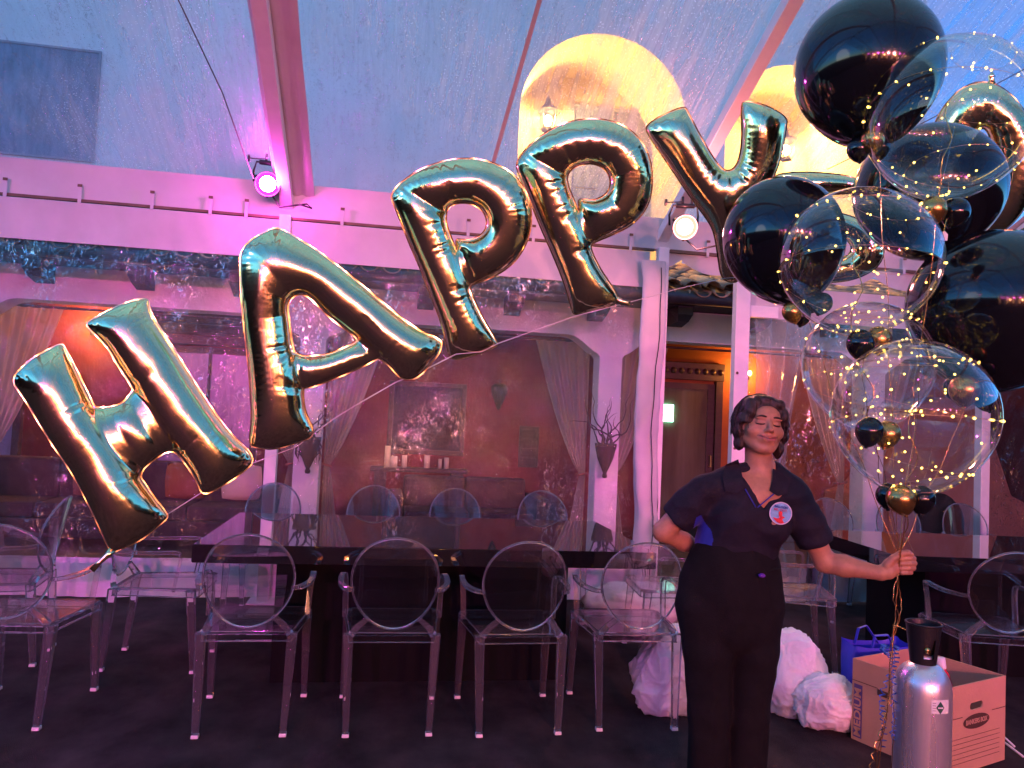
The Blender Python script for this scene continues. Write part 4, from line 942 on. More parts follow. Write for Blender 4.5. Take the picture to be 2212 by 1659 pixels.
# helium tank
TK = PD(1993, 1424, 2.87); tx, ty, tz = TK.x, TK.y, TK.z; r_ = .0995
t = thing('helium_tank', 'brushed silver gas cylinder with a black valve guard in front of the box', 'gas cylinder', (tx, ty, 0))
prof = [(0, .004), (r_*.9, .004), (r_, .02)]+[(r_, .02+(tz-.13)*k/10) for k in range(1, 11)]+[(r_*math.cos(a)*.99, tz-.11+.11*math.sin(a)**.9) for a in [PI/2*k/10*.82 for k in range(1, 11)]]
prof += [(.040, tz+.002), (.036, tz+.02), (0, tz+.02)]
obj('body', MB().lathe(prof, (tx, ty, 0), 48), 'tank_alu', t, True)
gd = []; m = MB(); nn_ = 40
zt0, zt1 = tz-.012, tz+.135
def gr(v): return .045+.017*v
for i in range(nn_):
    a0 = 2*PI*i/nn_; a1 = 2*PI*(i+1)/nn_
    for j in range(6):
        v0, v1 = j/6, (j+1)/6; am = (a0+a1)/2; vm = (v0+v1)/2
        if 1 <= j <= 3 and abs(((am-(-PI/2-.25)+PI) % (2*PI))-PI) < .42: continue
        for rr_, fl_ in ((0, 0), (-.004, 1)):
            P = lambda a, v: (tx+(gr(v)+rr_)*math.cos(a), ty+(gr(v)+rr_)*math.sin(a), zt0+(zt1-zt0)*v)
            m.add([P(a0, v0), P(a1, v0), P(a1, v1), P(a0, v1)], [(0, 1, 2, 3)])
gu = obj('valve_guard', m, 'black_metal', t, True)
obj('rim', MB().tube([(tx+.0615*math.cos(2*PI*k/32), ty+.0615*math.sin(2*PI*k/32), zt1) for k in range(33)], .004, 6), 'black_metal', gu, True)
vv = obj('valve', MB().tube([(tx, ty, tz), (tx, ty, tz+.09)], .014, 10).ball((tx, ty, tz+.05), .022, 10, 8).tube([(tx, ty, tz+.05), (tx-.02, ty-.05, tz+.045)], .011, 8), 'brass', t, True)
obj('knob', MB().lathe([(0, 0), (.024, 0), (.027, .01), (.024, .022), (0, .024)], (tx, ty, tz+.095), 12), 'plastic_white', vv, True)
obj('inner_ring', MB().lathe([(.030, .02), (.058, .112), (.056, .116)], (tx, ty, tz), 24), 'black_metal', gu, True)
def on_tank(a, z, k=.0015): return Vector((tx+(r_+k)*math.sin(a), ty-(r_+k)*math.cos(a), z))
def tank_patch(name, a0, a1, z0, z1, mat, k): 
    return obj(name, grid_mesh(lambda u, v: on_tank(a0+(a1-a0)*u, z0+(z1-z0)*v, k), 8, 1), mat, t, True)
hd = math.atan2(tx, ty)  # direction to the camera
tank_patch('label', hd*-1+.30, hd*-1+1.0, tz-.165, tz-.115, 'label_white', .0008)
m = MB(); c_ = -hd+.62; m.add([on_tank(c_-.16, tz-.143, .002), on_tank(c_, tz-.166, .002), on_tank(c_+.16, tz-.143, .002), on_tank(c_, tz-.12, .002)], [(0, 1, 2, 3)]); obj('hazard_diamond', m, 'label_green', t)
tank_patch('label_line', c_-.10, c_+.10, tz-.1455, tz-.1405, 'label_white', .003)
for k in range(4): tank_patch('label_line', -hd+.34, -hd+.46, tz-.128-.009*k, tz-.1265-.009*k, 'ink_brown', .0014)

# ================================================================== FOIL LETTERS
def resample(P, step):
    P = np.array(P, float); Q = np.vstack([P, P[:1]]); d = np.linalg.norm(np.diff(Q, axis=0), axis=1); s = np.concatenate([[0], np.cumsum(d)])
    n = max(12, int(s[-1]/step)); t = np.linspace(0, s[-1], n, endpoint=False)
    return np.stack([np.interp(t, s, Q[:, 0]), np.interp(t, s, Q[:, 1])], 1)
def chaikin(P, it=2):
    P = np.array(P, float)
    for _ in range(it):
        Q = np.roll(P, -1, 0); P = np.stack([.75*P+.25*Q, .25*P+.75*Q], 1).reshape(-1, 2)
    return P
def inside(P, X, Y):
    c = np.zeros(X.shape, bool); x0, y0 = P[:, 0], P[:, 1]; x1, y1 = np.roll(x0, -1), np.roll(y0, -1)
    for a, b, e, f in zip(x0, y0, x1, y1):
        if b == f: continue
        m = ((b > Y) != (f > Y)) & (X < (e-a)*(Y-b)/(f-b)+a); c ^= m
    return c
def area(P): return .5*np.sum(P[:, 0]*np.roll(P[:, 1], -1)-np.roll(P[:, 0], -1)*P[:, 1])
def inflate(loops, step=4.0, fat=.82, pleat=1.0, seed=0, k=1.0, parts=None):
    """loops in pixels: first the outline, then holes. returns verts (x,y,h) and faces of the front, and the boundary loops"""
    L = []
    for i, P in enumerate(loops):
        P = resample(chaikin(P, 2), step*.9); a = area(P)
        if (a > 0) != (i == 0): P = P[::-1]
        L.append(P)
    mn = L[0].min(0)-6; mx = L[0].max(0)+6; g = 2.5
    xs = np.arange(mn[0], mx[0], g); ys = np.arange(mn[1], mx[1], g); X, Y = np.meshgrid(xs, ys)
    ins = inside(L[0], X, Y)
    for P in L[1:]: ins &= ~inside(P, X, Y)
    def solve(mask):
        u = np.zeros_like(X); cb = [((np.indices(X.shape).sum(0)) % 2 == c_) & mask for c_ in (0, 1)]
        for it in range(300):
            for c_ in cb:
                nb = np.zeros_like(u); nb[1:-1, 1:-1] = (u[2:, 1:-1]+u[:-2, 1:-1]+u[1:-1, 2:]+u[1:-1, :-2]+g*g)/4
                u[c_] += 1.88*(nb[c_]-u[c_])
        return u
    if parts:
        us = [solve(ins & inside(chaikin(np.array(q_, float), 1), X, Y)) for q_ in parts]; u = np.max(us, 0); u = np.maximum(u, .22*solve(ins))
        sm = u.copy()
        for _ in range(2): sm[1:-1, 1:-1] = (sm[1:-1, 1:-1]*2+sm[2:, 1:-1]+sm[:-2, 1:-1]+sm[1:-1, 2:]+sm[1:-1, :-2])/6
        u = np.where(ins, sm, 0)
    else: u = solve(ins)
    B = np.vstack(L); nrm = []; curv = []; arc = []
    for P in L:
        t_ = np.roll(P, -1, 0)-np.roll(P, 1, 0); t_ /= np.linalg.norm(t_, axis=1)[:, None]+1e-9
        nrm.append(np.stack([-t_[:, 1], t_[:, 0]], 1)); a = np.arctan2(t_[:, 1], t_[:, 0]); dc = np.angle(np.exp(1j*(np.roll(a, -3)-np.roll(a, 3)))); curv.append(np.convolve(np.r_[dc[-4:], dc, dc[:4]], np.ones(9)/9, 'valid')); arc.append(np.arange(len(P))*step*.9)
    nrm = np.vstack(nrm); curv = np.concatenate(curv); arc = np.concatenate(arc)
    pts = [tuple(p) for p in B]; edges = []; o = 0
    for P in L: n = len(P); edges += [(o+i, o+(i+1) % n) for i in range(n)]; o += n
    def dist(Q):
        D = np.empty(len(Q)); I = np.empty(len(Q), int)
        for a in range(0, len(Q), 2000):
            dd = ((Q[a:a+2000, None, :]-B[None])**2).sum(2); I[a:a+2000] = dd.argmin(1); D[a:a+2000] = np.sqrt(dd.min(1))
        return D, I
    def isin(Q):
        r = inside(L[0], Q[:, 0], Q[:, 1])
        for P in L[1:]: r &= ~inside(P, Q[:, 0], Q[:, 1])
        return r
    extra = []
    for off in (1.3, 3.2, 5.8, 9.0):
        Q = B+nrm*off+np.random.uniform(-.02, .02, B.shape); D, _ = dist(Q); ok = (D > off*.85) & isin(Q); extra.append(Q[ok])
    gx = np.arange(mn[0], mx[0], step); gy = np.arange(mn[1], mx[1], step*.87); GX, GY = np.meshgrid(gx, gy); GX[::2] += step/2
    Q = np.stack([GX.ravel(), GY.ravel()], 1)+np.random.uniform(-.05, .05, (GX.size, 2)); D, _ = dist(Q); ok = isin(Q) & (D > 9.0+step*.6); extra.append(Q[ok])
    A_ = np.vstack([B]+extra); V2, E2, F2, *_ = geometry.delaunay_2d_cdt([Vector(p) for p in A_], edges, [], 0, 1e-4)
    V = np.array([tuple(p) for p in V2]); cen = np.array([V[list(f)].mean(0) for f in F2]); ok = isin(cen); Fc = [tuple(f) for f, q in zip(F2, ok) if q]
    D, I = dist(V)
    fx = np.clip((V[:, 0]-xs[0])/g, 0, len(xs)-1.001); fy = np.clip((V[:, 1]-ys[0])/g, 0, len(ys)-1.001); ix, iy = fx.astype(int), fy.astype(int); tx_, ty_ = fx-ix, fy-iy
    uu = u[iy, ix]*(1-tx_)*(1-ty_)+u[iy, ix+1]*tx_*(1-ty_)+u[iy+1, ix]*(1-tx_)*ty_+u[iy+1, ix+1]*tx_*ty_
    # near the edge use the local slope of the potential (profile of a circle)
    h = fat*np.sqrt(np.maximum(2*uu, 0)); h = np.where(D < 2.2, h*np.sqrt(np.clip(D/2.2, 0, 1))*1.0+0, h); h[D < .3] = 0
    # pleats: creases that start at the seam and die out inwards, deeper on bends
    ph = arc[I]; cu = np.abs(curv[I]); per = 21+6*np.sin(ph*.013+seed)
    q = np.abs(np.sin(PI*ph/per+seed+1.1*np.sin(ph*.031+seed)))**.55
    am = pleat*(.012+.17*np.clip(cu*2.0, 0, 1))*np.exp(-D/20.0)
    fine = np.abs(np.sin(ph*1.25+2*np.sin(ph*.07)))*.012*np.exp(-D/14)*pleat
    h = h*(1-am*(1-q)*1.6-fine)
    wob = np.array([noise.noise(Vector((x*.011+seed, y*.011, seed*2.3))) for x, y in V]); wob2 = np.array([noise.noise(Vector((x*.03+seed, y*.03, seed))) for x, y in V])
    h = h*(1+.05*wob+.008*wob2*pleat)
    return V, h, Fc, L
def foil(label, loops, D, parts=None, origin=None, yaw=0, tilt=0, fat=.82, valve=None, seed=1, name='foil_letter_balloon', group='gold foil letter balloons spelling HAPPY', step=4.0):
    V, h, Fc, L = inflate(loops, seed=seed, fat=fat, step=step, parts=parts)
    cx_, cy_ = L[0].mean(0); c = PD(cx_, cy_, D); n = (CAM-c).normalized(); up_ = Vector((0, 0, 1)); rt = up_.cross(n).normalized()
    n = Matrix.Rotation(math.radians(yaw), 3, 'Z') @ n; n = Matrix.Rotation(math.radians(tilt), 3, rt) @ n; pxm = D/FPX
    def onp(x, y):
        d = R*(x-1105.5)+U*(829.5-y)+F*FPX; return CAM+d*((c-CAM).dot(n)/d.dot(n))
    t = thing(name, label, 'foil balloon', c, group)
    P0 = [onp(x, y) for x, y in V]; nb = sum(len(P) for P in L); back = {}; vs = [p+n*(hh*pxm) for p, hh in zip(P0, h)]
    bnd = set(i for i in range(len(V)) if h[i] <= 1e-9); m = MB(); nv = len(vs); idx = list(range(nv))
    bi = []
    for i in range(nv):
        if i in bnd: bi.append(i)
        else: bi.append(len(vs)); vs.append(P0[i]-n*(h[i]*pxm))
    fs = [f for f in Fc]+[tuple(bi[i] for i in reversed(f)) for f in Fc]; m.add(vs, fs)
    b_ = obj('body', m, 'gold_foil', t, True)
    m = MB()
    for P in L:
        t_ = np.roll(P, -1, 0)-np.roll(P, 1, 0); t_ /= np.linalg.norm(t_, axis=1)[:, None]+1e-9; nn_ = -np.stack([-t_[:, 1], t_[:, 0]], 1); k = len(P)
        wv = [.25*math.sin(i*.35+seed) for i in range(k)]
        a = [onp(*p) for p in P+nn_*-.8]; b = [onp(*p)+n*(wv[i]*pxm) for i, p in enumerate(P+nn_*2.3)]
        m.add(a+b, [(i, (i+1) % k, k+(i+1) % k, k+i) for i in range(k)])
    obj('seam', m, 'gold_foil', t, True, fix=False)
    if valve:
        q = [onp(*p) for p in valve]; m = MB(); m.tube(q, [pxm*r_ for r_ in (9, 6, 5, 7)][:len(q)], 8, flat=.3, up=n); obj('valve', m, 'gold_foil', t, True)
    return t
def ZC(pts, o, k): return [((x/k+o[0])*.867, (y/k+o[1])*.867) for x, y in pts]
z4 = lambda p: ZC(p, (0, 640), 2.592)
H = z4([(65, 790), (200, 660), (310, 600), (400, 556), (425, 600), (500, 740), (590, 930), (618, 982)])+[(261, 876), (286, 846)]+z4([(860, 850), (760, 700), (680, 560), (545, 440), (590, 410), (690, 350), (830, 290), (962, 262), (960, 350), (1100, 560), (1300, 880), (1480, 1140), (1660, 1300), (1560, 1400), (1400, 1500), (1305, 1540), (1270, 1440), (1180, 1310), (1110, 1240), (1000, 1300), (890, 1400), (960, 1500), (1070, 1650)])+[(364, 1116), (344, 1134), (309, 1164), (262, 1186), (238, 1194), (213, 1134), (158, 1023), (110, 957), (50, 856)]
HL = z4([(65, 790), (200, 660), (310, 600), (400, 556), (425, 600), (500, 740), (590, 930), (640, 1030), (740, 1180), (820, 1290), (890, 1400), (960, 1500), (1070, 1650)])+[(364, 1116), (344, 1134), (309, 1164), (262, 1186), (238, 1194), (213, 1134), (158, 1023), (110, 957), (50, 856)]
HR = z4([(545, 440), (590, 410), (690, 350), (830, 290), (962, 262), (960, 350), (1100, 560), (1300, 880), (1480, 1140), (1660, 1300), (1560, 1400), (1400, 1500), (1305, 1540), (1270, 1440), (1180, 1310), (1110, 1240), (1020, 1130), (930, 980), (860, 850), (760, 700), (680, 560)])
HX = z4([(590, 960), (680, 1000), (790, 960), (870, 850), (960, 1000), (1040, 1130), (1115, 1240), (1000, 1300), (890, 1400), (780, 1260), (680, 1110)])
foil('large gold foil letter H, first and nearest of the word HAPPY', [H], 2.75, [HL, HR, HX], seed=1.3, yaw=-4, valve=[(245, 1185), (232, 1200), (215, 1215), (198, 1232)])
z3 = lambda p: ZC(p, (560, 540), 2.812)
Ao = z3([(108, 205), (350, 68), (420, 100), (600, 205), (720, 290), (900, 430), (1080, 580), (1250, 720), (1350, 790), (1500, 860), (1520, 885), (1500, 960), (1440, 1030), (1380, 1100), (1320, 1140), (1240, 1135), (1210, 1110), (1160, 1050), (1100, 1000), (1065, 992), (950, 1060), (800, 1120), (680, 1170), (580, 1200), (548, 1198), (550, 1270), (560, 1350), (590, 1430), (625, 1500), (600, 1550), (480, 1590), (350, 1630), (240, 1620), (165, 1600), (190, 1450), (180, 1200), (150, 900), (120, 650), (108, 400)])
Ah = z3([(445, 600), (480, 555), (530, 540), (590, 560), (650, 620), (750, 720), (860, 800), (938, 858), (900, 890), (830, 925), (700, 970), (570, 982), (492, 958), (472, 900), (455, 750), (440, 650)])
AL = z3([(108, 205), (350, 68), (470, 200), (560, 330), (500, 540), (445, 600), (440, 650), (455, 750), (472, 900), (510, 1020), (548, 1198), (550, 1270), (560, 1350), (590, 1430), (625, 1500), (600, 1550), (480, 1590), (350, 1630), (240, 1620), (165, 1600), (190, 1450), (180, 1200), (150, 900), (120, 650), (108, 400)])
AR = z3([(108, 205), (350, 68), (420, 100), (600, 205), (720, 290), (900, 430), (1080, 580), (1250, 720), (1350, 790), (1500, 860), (1520, 885), (1500, 960), (1440, 1030), (1380, 1100), (1320, 1140), (1240, 1135), (1210, 1110), (1100, 1000), (938, 858), (860, 800), (750, 720), (650, 620), (590, 560), (530, 540), (480, 555), (420, 580), (250, 540), (120, 560), (108, 400)])
AX = z3([(440, 930), (570, 982), (700, 970), (830, 925), (900, 890), (945, 850), (1090, 1000), (1065, 992), (950, 1060), (800, 1120), (680, 1170), (580, 1200), (500, 1215)])
foil('gold foil letter A, second of the word HAPPY', [Ao, Ah], 2.85, [AL, AR, AX], seed=2.1, yaw=-3)
zp = lambda p: ZC(p, (950, 260), 2.593)
P1 = zp([(65, 580), (110, 520), (200, 450), (300, 400), (430, 360), (560, 348), (680, 365), (780, 405), (860, 460), (920, 540), (960, 640), (970, 740), (955, 850), (910, 950), (850, 1030), (760, 1095), (660, 1140), (575, 1170), (570, 1190), (610, 1290), (660, 1390), (720, 1490), (755, 1555), (720, 1570), (650, 1600), (560, 1630), (470, 1650), (435, 1620), (410, 1500), (380, 1390), (320, 1240), (260, 1080), (180, 900), (110, 720), (68, 620)])
P1h = zp([(415, 720), (430, 665), (490, 637), (570, 637), (640, 670), (680, 730), (680, 800), (640, 850), (570, 880), (515, 875), (478, 870), (490, 945), (486, 955), (445, 845), (420, 780)])
foil('gold foil letter P, the third letter, just right of the A', [P1, P1h], 3.05, [zp([(65, 580), (110, 520), (200, 450), (330, 570), (415, 720), (430, 800), (490, 950), (575, 1170), (610, 1290), (660, 1390), (720, 1490), (755, 1555), (720, 1570), (650, 1600), (560, 1630), (470, 1650), (435, 1620), (410, 1500), (380, 1390), (320, 1240), (260, 1080), (180, 900), (110, 720), (68, 620)]), zp([(65, 580), (110, 520), (200, 450), (300, 400), (430, 360), (560, 348), (680, 365), (780, 405), (860, 460), (920, 540), (960, 640), (970, 740), (955, 850), (910, 950), (850, 1030), (760, 1095), (660, 1140), (575, 1170), (485, 900), (480, 870), (515, 875), (570, 880), (640, 850), (680, 800), (680, 730), (640, 670), (570, 637), (490, 637), (430, 665), (400, 700), (250, 680), (90, 660)])], seed=3.7, yaw=-1)
P2 = zp([(868, 390), (900, 330), (960, 260), (1050, 190), (1160, 130), (1280, 98), (1420, 95), (1540, 125), (1640, 190), (1710, 290), (1745, 400), (1750, 520), (1730, 630), (1680, 720), (1600, 790), (1500, 840), (1400, 880), (1348, 905), (1360, 960), (1410, 1060), (1470, 1150), (1520, 1225), (1530, 1270), (1480, 1300), (1400, 1325), (1300, 1350), (1240, 1360), (1225, 1310), (1190, 1180), (1120, 1000), (1030, 800), (950, 600), (890, 460)])
P2h = zp([(1195, 475), (1220, 420), (1290, 388), (1370, 381), (1440, 413), (1478, 470), (1478, 540), (1440, 592), (1370, 622), (1310, 618), (1270, 610), (1280, 690), (1274, 700), (1235, 600), (1205, 530)])
foil('gold foil letter P, the fourth letter, under the lit arch', [P2, P2h], 3.15, [zp([(868, 390), (900, 330), (1000, 230), (1110, 330), (1195, 475), (1220, 560), (1274, 700), (1348, 905), (1360, 960), (1410, 1060), (1470, 1150), (1520, 1225), (1530, 1270), (1480, 1300), (1400, 1325), (1300, 1350), (1240, 1360), (1225, 1310), (1190, 1180), (1120, 1000), (1030, 800), (950, 600), (890, 460)]), zp([(868, 390), (900, 330), (960, 260), (1050, 190), (1160, 130), (1280, 98), (1420, 95), (1540, 125), (1640, 190), (1710, 290), (1745, 400), (1750, 520), (1730, 630), (1680, 720), (1600, 790), (1500, 840), (1400, 880), (1348, 905), (1280, 690), (1270, 610), (1310, 618), (1370, 622), (1440, 592), (1478, 540), (1478, 470), (1440, 413), (1370, 381), (1290, 388), (1220, 420), (1190, 470), (1040, 450), (890, 430)])], seed=4.9, yaw=2, valve=zp([(1500, 1255), (1550, 1280), (1580, 1285), (1606, 1290)]))
Yo = [(1393, 283), (1400, 268), (1432, 248), (1478, 230), (1484, 240), (1515, 300), (1545, 350), (1566, 372), (1588, 364), (1600, 330), (1603, 280), (1600, 222), (1615, 219), (1660, 230), (1700, 255), (1697, 275), (1690, 320), (1675, 375), (1652, 412), (1625, 440), (1605, 470), (1592, 510), (1592, 560), (1600, 600), (1585, 612), (1557, 602), (1550, 550), (1542, 500), (1526, 472), (1490, 425), (1440, 350)]
foil('gold foil letter Y, last of the word HAPPY, partly behind a black balloon', [Yo], 3.5, None, seed=6.2, yaw=4)
Fv = [(1668, 384), (1690, 374), (1760, 372), (1846, 382), (1856, 398), (1850, 416), (1800, 420), (1745, 420), (1738, 452), (1790, 456), (1850, 470), (1895, 500), (1912, 540), (1895, 580), (1840, 606), (1770, 612), (1705, 600), (1690, 575), (1712, 556), (1780, 566), (1832, 556), (1842, 530), (1815, 508), (1750, 500), (1690, 500), (1672, 490), (1680, 440)]
foil('gold foil number 5 mostly hidden behind the black and clear balloons', [Fv], 4.1, None, seed=7.7, yaw=6, group='gold foil number balloons after the word HAPPY', name='foil_number_balloon')
O1 = [(2122+114*math.cos(a)*(1+.05*math.cos(2*a)), 345+168*math.sin(a)) for a in [2*PI*k/28 for k in range(28)]]
O2 = [(2119+24*math.cos(a)+2, 348+72*math.sin(a)) for a in [2*PI*k/20 for k in range(20)]]
foil('gold foil number 0 behind the uppermost clear balloon at the right edge', [O1, O2], 3.9, None, seed=8.8, yaw=8, group='gold foil number balloons after the word HAPPY', name='foil_number_balloon', valve=[(2140, 182), (2141, 172), (2138, 165), (2146, 160)])
def line_thing(name, label, cat, pts, r, mat, n=5, group=None, flat=1.0, sub=None):
    o_ = obj(name, MB().tube(pts, r, n, flat=flat), mat, None, True); return tag(o_, label, cat, group)
# cord along the feet of the letters
cp = [(196, 1234, 2.70), (238, 1194, 2.72), (300, 1150, 2.85), (520, 1010, 2.9), (640, 965, 2.92), (720, 905, 2.95), (767, 876, 2.97), (854, 826, 3.0), (905, 805, 3.0), (985, 765, 3.05), (1040, 760, 3.1), (1075, 742, 3.1), (1245, 682, 3.15), (1370, 650, 3.3), (1460, 625, 3.4), (1560, 602, 3.5), (1600, 598, 3.5)]
line_thing('letter_cord', 'thin pale cord tying the feet of the gold letters together', 'cord', [PD(*p) for p in cp], .0016, 'string_white')
cp = [(1786, 366, 4.0), (1795, 362, 4.0), (1850, 335, 4.0), (2000, 262, 3.95), (2140, 188, 3.9), (2211, 150, 3.8), (2330, 95, 3.6)]
line_thing('hanging_cord', 'dark cord running up over the number balloons to the right edge', 'cord', [PD(*p) for p in cp], .0024, 'cord_dark')
line_thing('guy_wire', 'dark reddish wire from the left stage light up across the roof', 'wire', [L1+Vector((-.09, -.1, 0)), PD(480, 200, 4.9), PD(385, 0, 4.3), PD(330, -130, 3.9)], .004, 'cord_dark')

# ================================================================== BALLOONS
def balloon_mesh(r, n=56, m_=36, neck=.10, sq=1.0):
    prof = []
    for i in range(m_+1):
        a = PI*i/m_; z = -math.cos(a); rr = math.sin(a)
        if z < -.55: e = (-.55-z)/.45; z -= e*e*neck
        prof.append((max(rr*r, .002), z*r*sq))
    return MB().lathe(prof, (0, 0, 0), n)
# hub where the ribbons are held
HAND = PD(1940, 1222, 2.86)
def black_balloon(x, y, D, rp, label, axis, sq=1.0):
    c = PD(x, y, D); r = rp/FPX*D; t = thing('black_balloon', label, 'balloon', c, 'large black balloons of the bouquet')
    ax = Vector(axis).normalized(); rot = Vector((0, 0, 1)).rotation_difference(ax).to_matrix().to_4x4()
    me = balloon_mesh(r, 64, 40, .10, sq).mesh('body', 'latex_black', True); me.transform(rot); recalc(me); link('body', me, t)
    me = MB().tube([ax*(-r*1.07*sq), ax*(-r*1.15*sq)], [.012, .016], 10).mesh('neck', 'latex_black', True); link('neck', me, t); return t, c-ax*r*1.12*sq
def clear_balloon(x, y, D, rp, label, axis, sq=1.0, seed=0, nled=34, open_=None):
    c = PD(x, y, D); r = rp/FPX*D; t = thing('clear_balloon', label, 'balloon', c, 'large clear bubble balloons with string lights')
    ax = Vector(axis).normalized(); rot = Vector((0, 0, 1)).rotation_difference(ax).to_matrix().to_4x4()
    me = balloon_mesh(r, 64, 40, .08, sq).mesh('body', 'bubble', True); me.transform(rot); recalc(me); link('body', me, t)
    nled = int(nled*1.5)
    # weld seam of the two halves
    me = MB().tube([(r*1.001*math.cos(2*PI*k/72), 0, r*sq*1.001*math.sin(2*PI*k/72)) for k in range(73)], .0009, 5).mesh('weld', 'bubble', True); me.transform(rot @ Matrix.Rotation(seed, 4, 'Z')); link('weld', me, t)
    nk = c-ax*r*1.06*sq
    # string light wound over the balloon: wire plus bulbs
    s_ = thing('string_light', 'string of warm bulbs wound round the '+label.replace('large ', '').replace(' with lights round it', '').replace(' of the person', '').replace(' in the bouquet', ''), 'string light', c, 'string lights on the clear balloons')
    rnd = random.Random(seed*17+3); pts = []; N = 260; ph = rnd.uniform(0, 6)
    for k in range(N+1):
        f = k/N; th = PI*(1-f*.93)+.16*math.sin(f*23+ph)+.0; az = ph+f*2*PI*3.3+.5*math.sin(f*9+ph)
        rr = r*(1.006 if k else .9)
        p = Vector((math.sin(th)*math.cos(az)*rr, math.sin(th)*math.sin(az)*rr, math.cos(th)*rr*sq)); pts.append(rot.to_3x3() @ p)
    me = MB().tube(pts, .0007, 4).mesh('wire', 'copper_wire', True); link('wire', me, s_)
    bm_ = MB().ball((0, 0, 0), .0036, 8, 6).mesh('bulb', 'led_warm', True)
    for k in range(nled):
        q_ = link('bulb', bm_, s_, pts[int((k+.5+rnd.uniform(-.3, .3))*N/nled)]*1.006); e_ = rnd.uniform(.55, 1.25); q_.scale = (e_, e_, e_)
    # a second run hanging inside with the ribbon
    for k in range(nled//3):
        a = Vector((rnd.gauss(0, .4), rnd.gauss(0, .4), -1+1.6*rnd.random())); a = a/max(1, a.length/.85)*r; link('bulb', bm_, s_, rot.to_3x3() @ a)
    pin = [rot.to_3x3() @ Vector((.06*r*math.sin(k*1.3+seed), .06*r*math.cos(k*.9), -r*(1-k/9*1.35))) for k in range(10)]
    me = MB().tube(pin, .0022, 6, flat=.4).mesh('cord', 'ribbon_gold', True); link('cord', me, s_)
    return t, nk
def mini(x, y, D, rp, col, label, sq=1.06, tilt=0):
    c = PD(x, y, D); r = rp/FPX*D; t = thing('mini_balloon', label, 'balloon', c, 'small %s balloons clustered under the big ones' % col)
    rot = Matrix.Rotation(tilt, 4, 'Y'); mt = 'latex_black' if col == 'black' else 'latex_gold'
    me = balloon_mesh(r, 32, 20, .18, sq).mesh('body', mt, True); me.transform(rot); recalc(me); link('body', me, t)
    me = MB().tube([(0, 0, -r*sq*1.12), (0, 0, -r*sq*1.25)], [.004, .007], 8).mesh('knot', mt, True); me.transform(rot); link('knot', me, t); return c
Zu = Vector((0, 0, 1))
necks = []
for a in [(1873, 150, 2.95, 151, 'large black balloon at the very top of the bouquet', (-.18, 0, 1), 1.03), (1691, 517, 3.05, 126, 'large black balloon at the left of the bouquet, over the letter Y', (-.35, 0, 1), 1.06),
          (2003, 412, 3.3, 150, 'large black balloon seen through the upper clear balloon', (.05, .1, 1), .92), (2150, 668, 2.95, 178, 'largest black balloon at the right edge of the picture', (.3, 0, 1), .94)]:
    t, nk = black_balloon(*a); necks.append(nk)
for a in [(2052, 256, 2.72, 170, 'large clear balloon at the top right with lights round it', (.15, 0, 1), .98, 1.0, 36), (1854, 562, 2.66, 165, 'large clear balloon in the middle of the bouquet', (.05, 0, 1), .93, 2.2, 40),
          (1872, 786, 2.9, 134, 'faint clear balloon above the lowest one in the bouquet', (-.1, 0, 1), 1.0, 3.1, 26), (1970, 895, 2.5, 166, 'lowest clear balloon over the hand of the person', (0, 0, 1), .98, 4.3, 46)]:
    t, nk = clear_balloon(*a); necks.append(nk)
for a in [(1853, 322, 2.9, 24, 'black', 'small black balloon under the top black balloon'), (1884, 302, 2.86, 25, 'gold', 'small gold balloon under the top black balloon'), (1901, 318, 2.95, 20, 'black', 'small black balloon tucked behind the gold one near the top'),
          (2016, 452, 2.62, 27, 'gold', 'small gold balloon under the upper clear balloon'), (2062, 458, 2.66, 30, 'black', 'small black balloon under the upper clear balloon at right'),
          (1710, 674, 2.9, 21, 'gold', 'small gold balloon under the left black balloon'), (1732, 684, 2.96, 18, 'black', 'small black balloon beside the lone gold one at left'),
          (1775, 655, 2.98, 22, 'black', 'small dark balloon inside the outline of the middle clear balloon'), (1755, 648, 3.05, 24, 'black', 'small dark balloon behind the middle clear one, lower left'),
          (1858, 742, 2.66, 29, 'black', 'small black balloon under the middle clear balloon'), (1897, 733, 2.72, 27, 'gold', 'small gold balloon under the middle clear balloon'),
          (2252-20-12, 540-20, 3.3, 28, 'black', 'small black balloon behind the middle clear balloon at right'),
          (1877, 931, 2.62, 29, 'black', 'small black balloon seen through the lowest clear balloon, left'), (1916, 937, 2.68, 27, 'gold', 'small gold balloon seen through the lowest clear balloon'),
          (2066, 838, 2.8, 27, 'black', 'small dark balloon at the upper right of the lowest clear balloon'), (2082, 842, 2.74, 31, 'gold', 'small gold balloon at the upper right of the lowest clear balloon'), (2128, 856, 2.78, 28, 'black', 'small black balloon outside the lowest clear balloon at right'),
          (1917, 1070, 2.54, 25, 'black', 'small black balloon at the left below the lowest clear balloon'), (1945, 1078, 2.46, 30, 'gold', 'small gold balloon in the middle below the lowest clear balloon'), (1989, 1078, 2.5, 28, 'black', 'small black balloon at the right below the lowest clear balloon')]:
    mini(*a, tilt=random.uniform(-.4, .4))
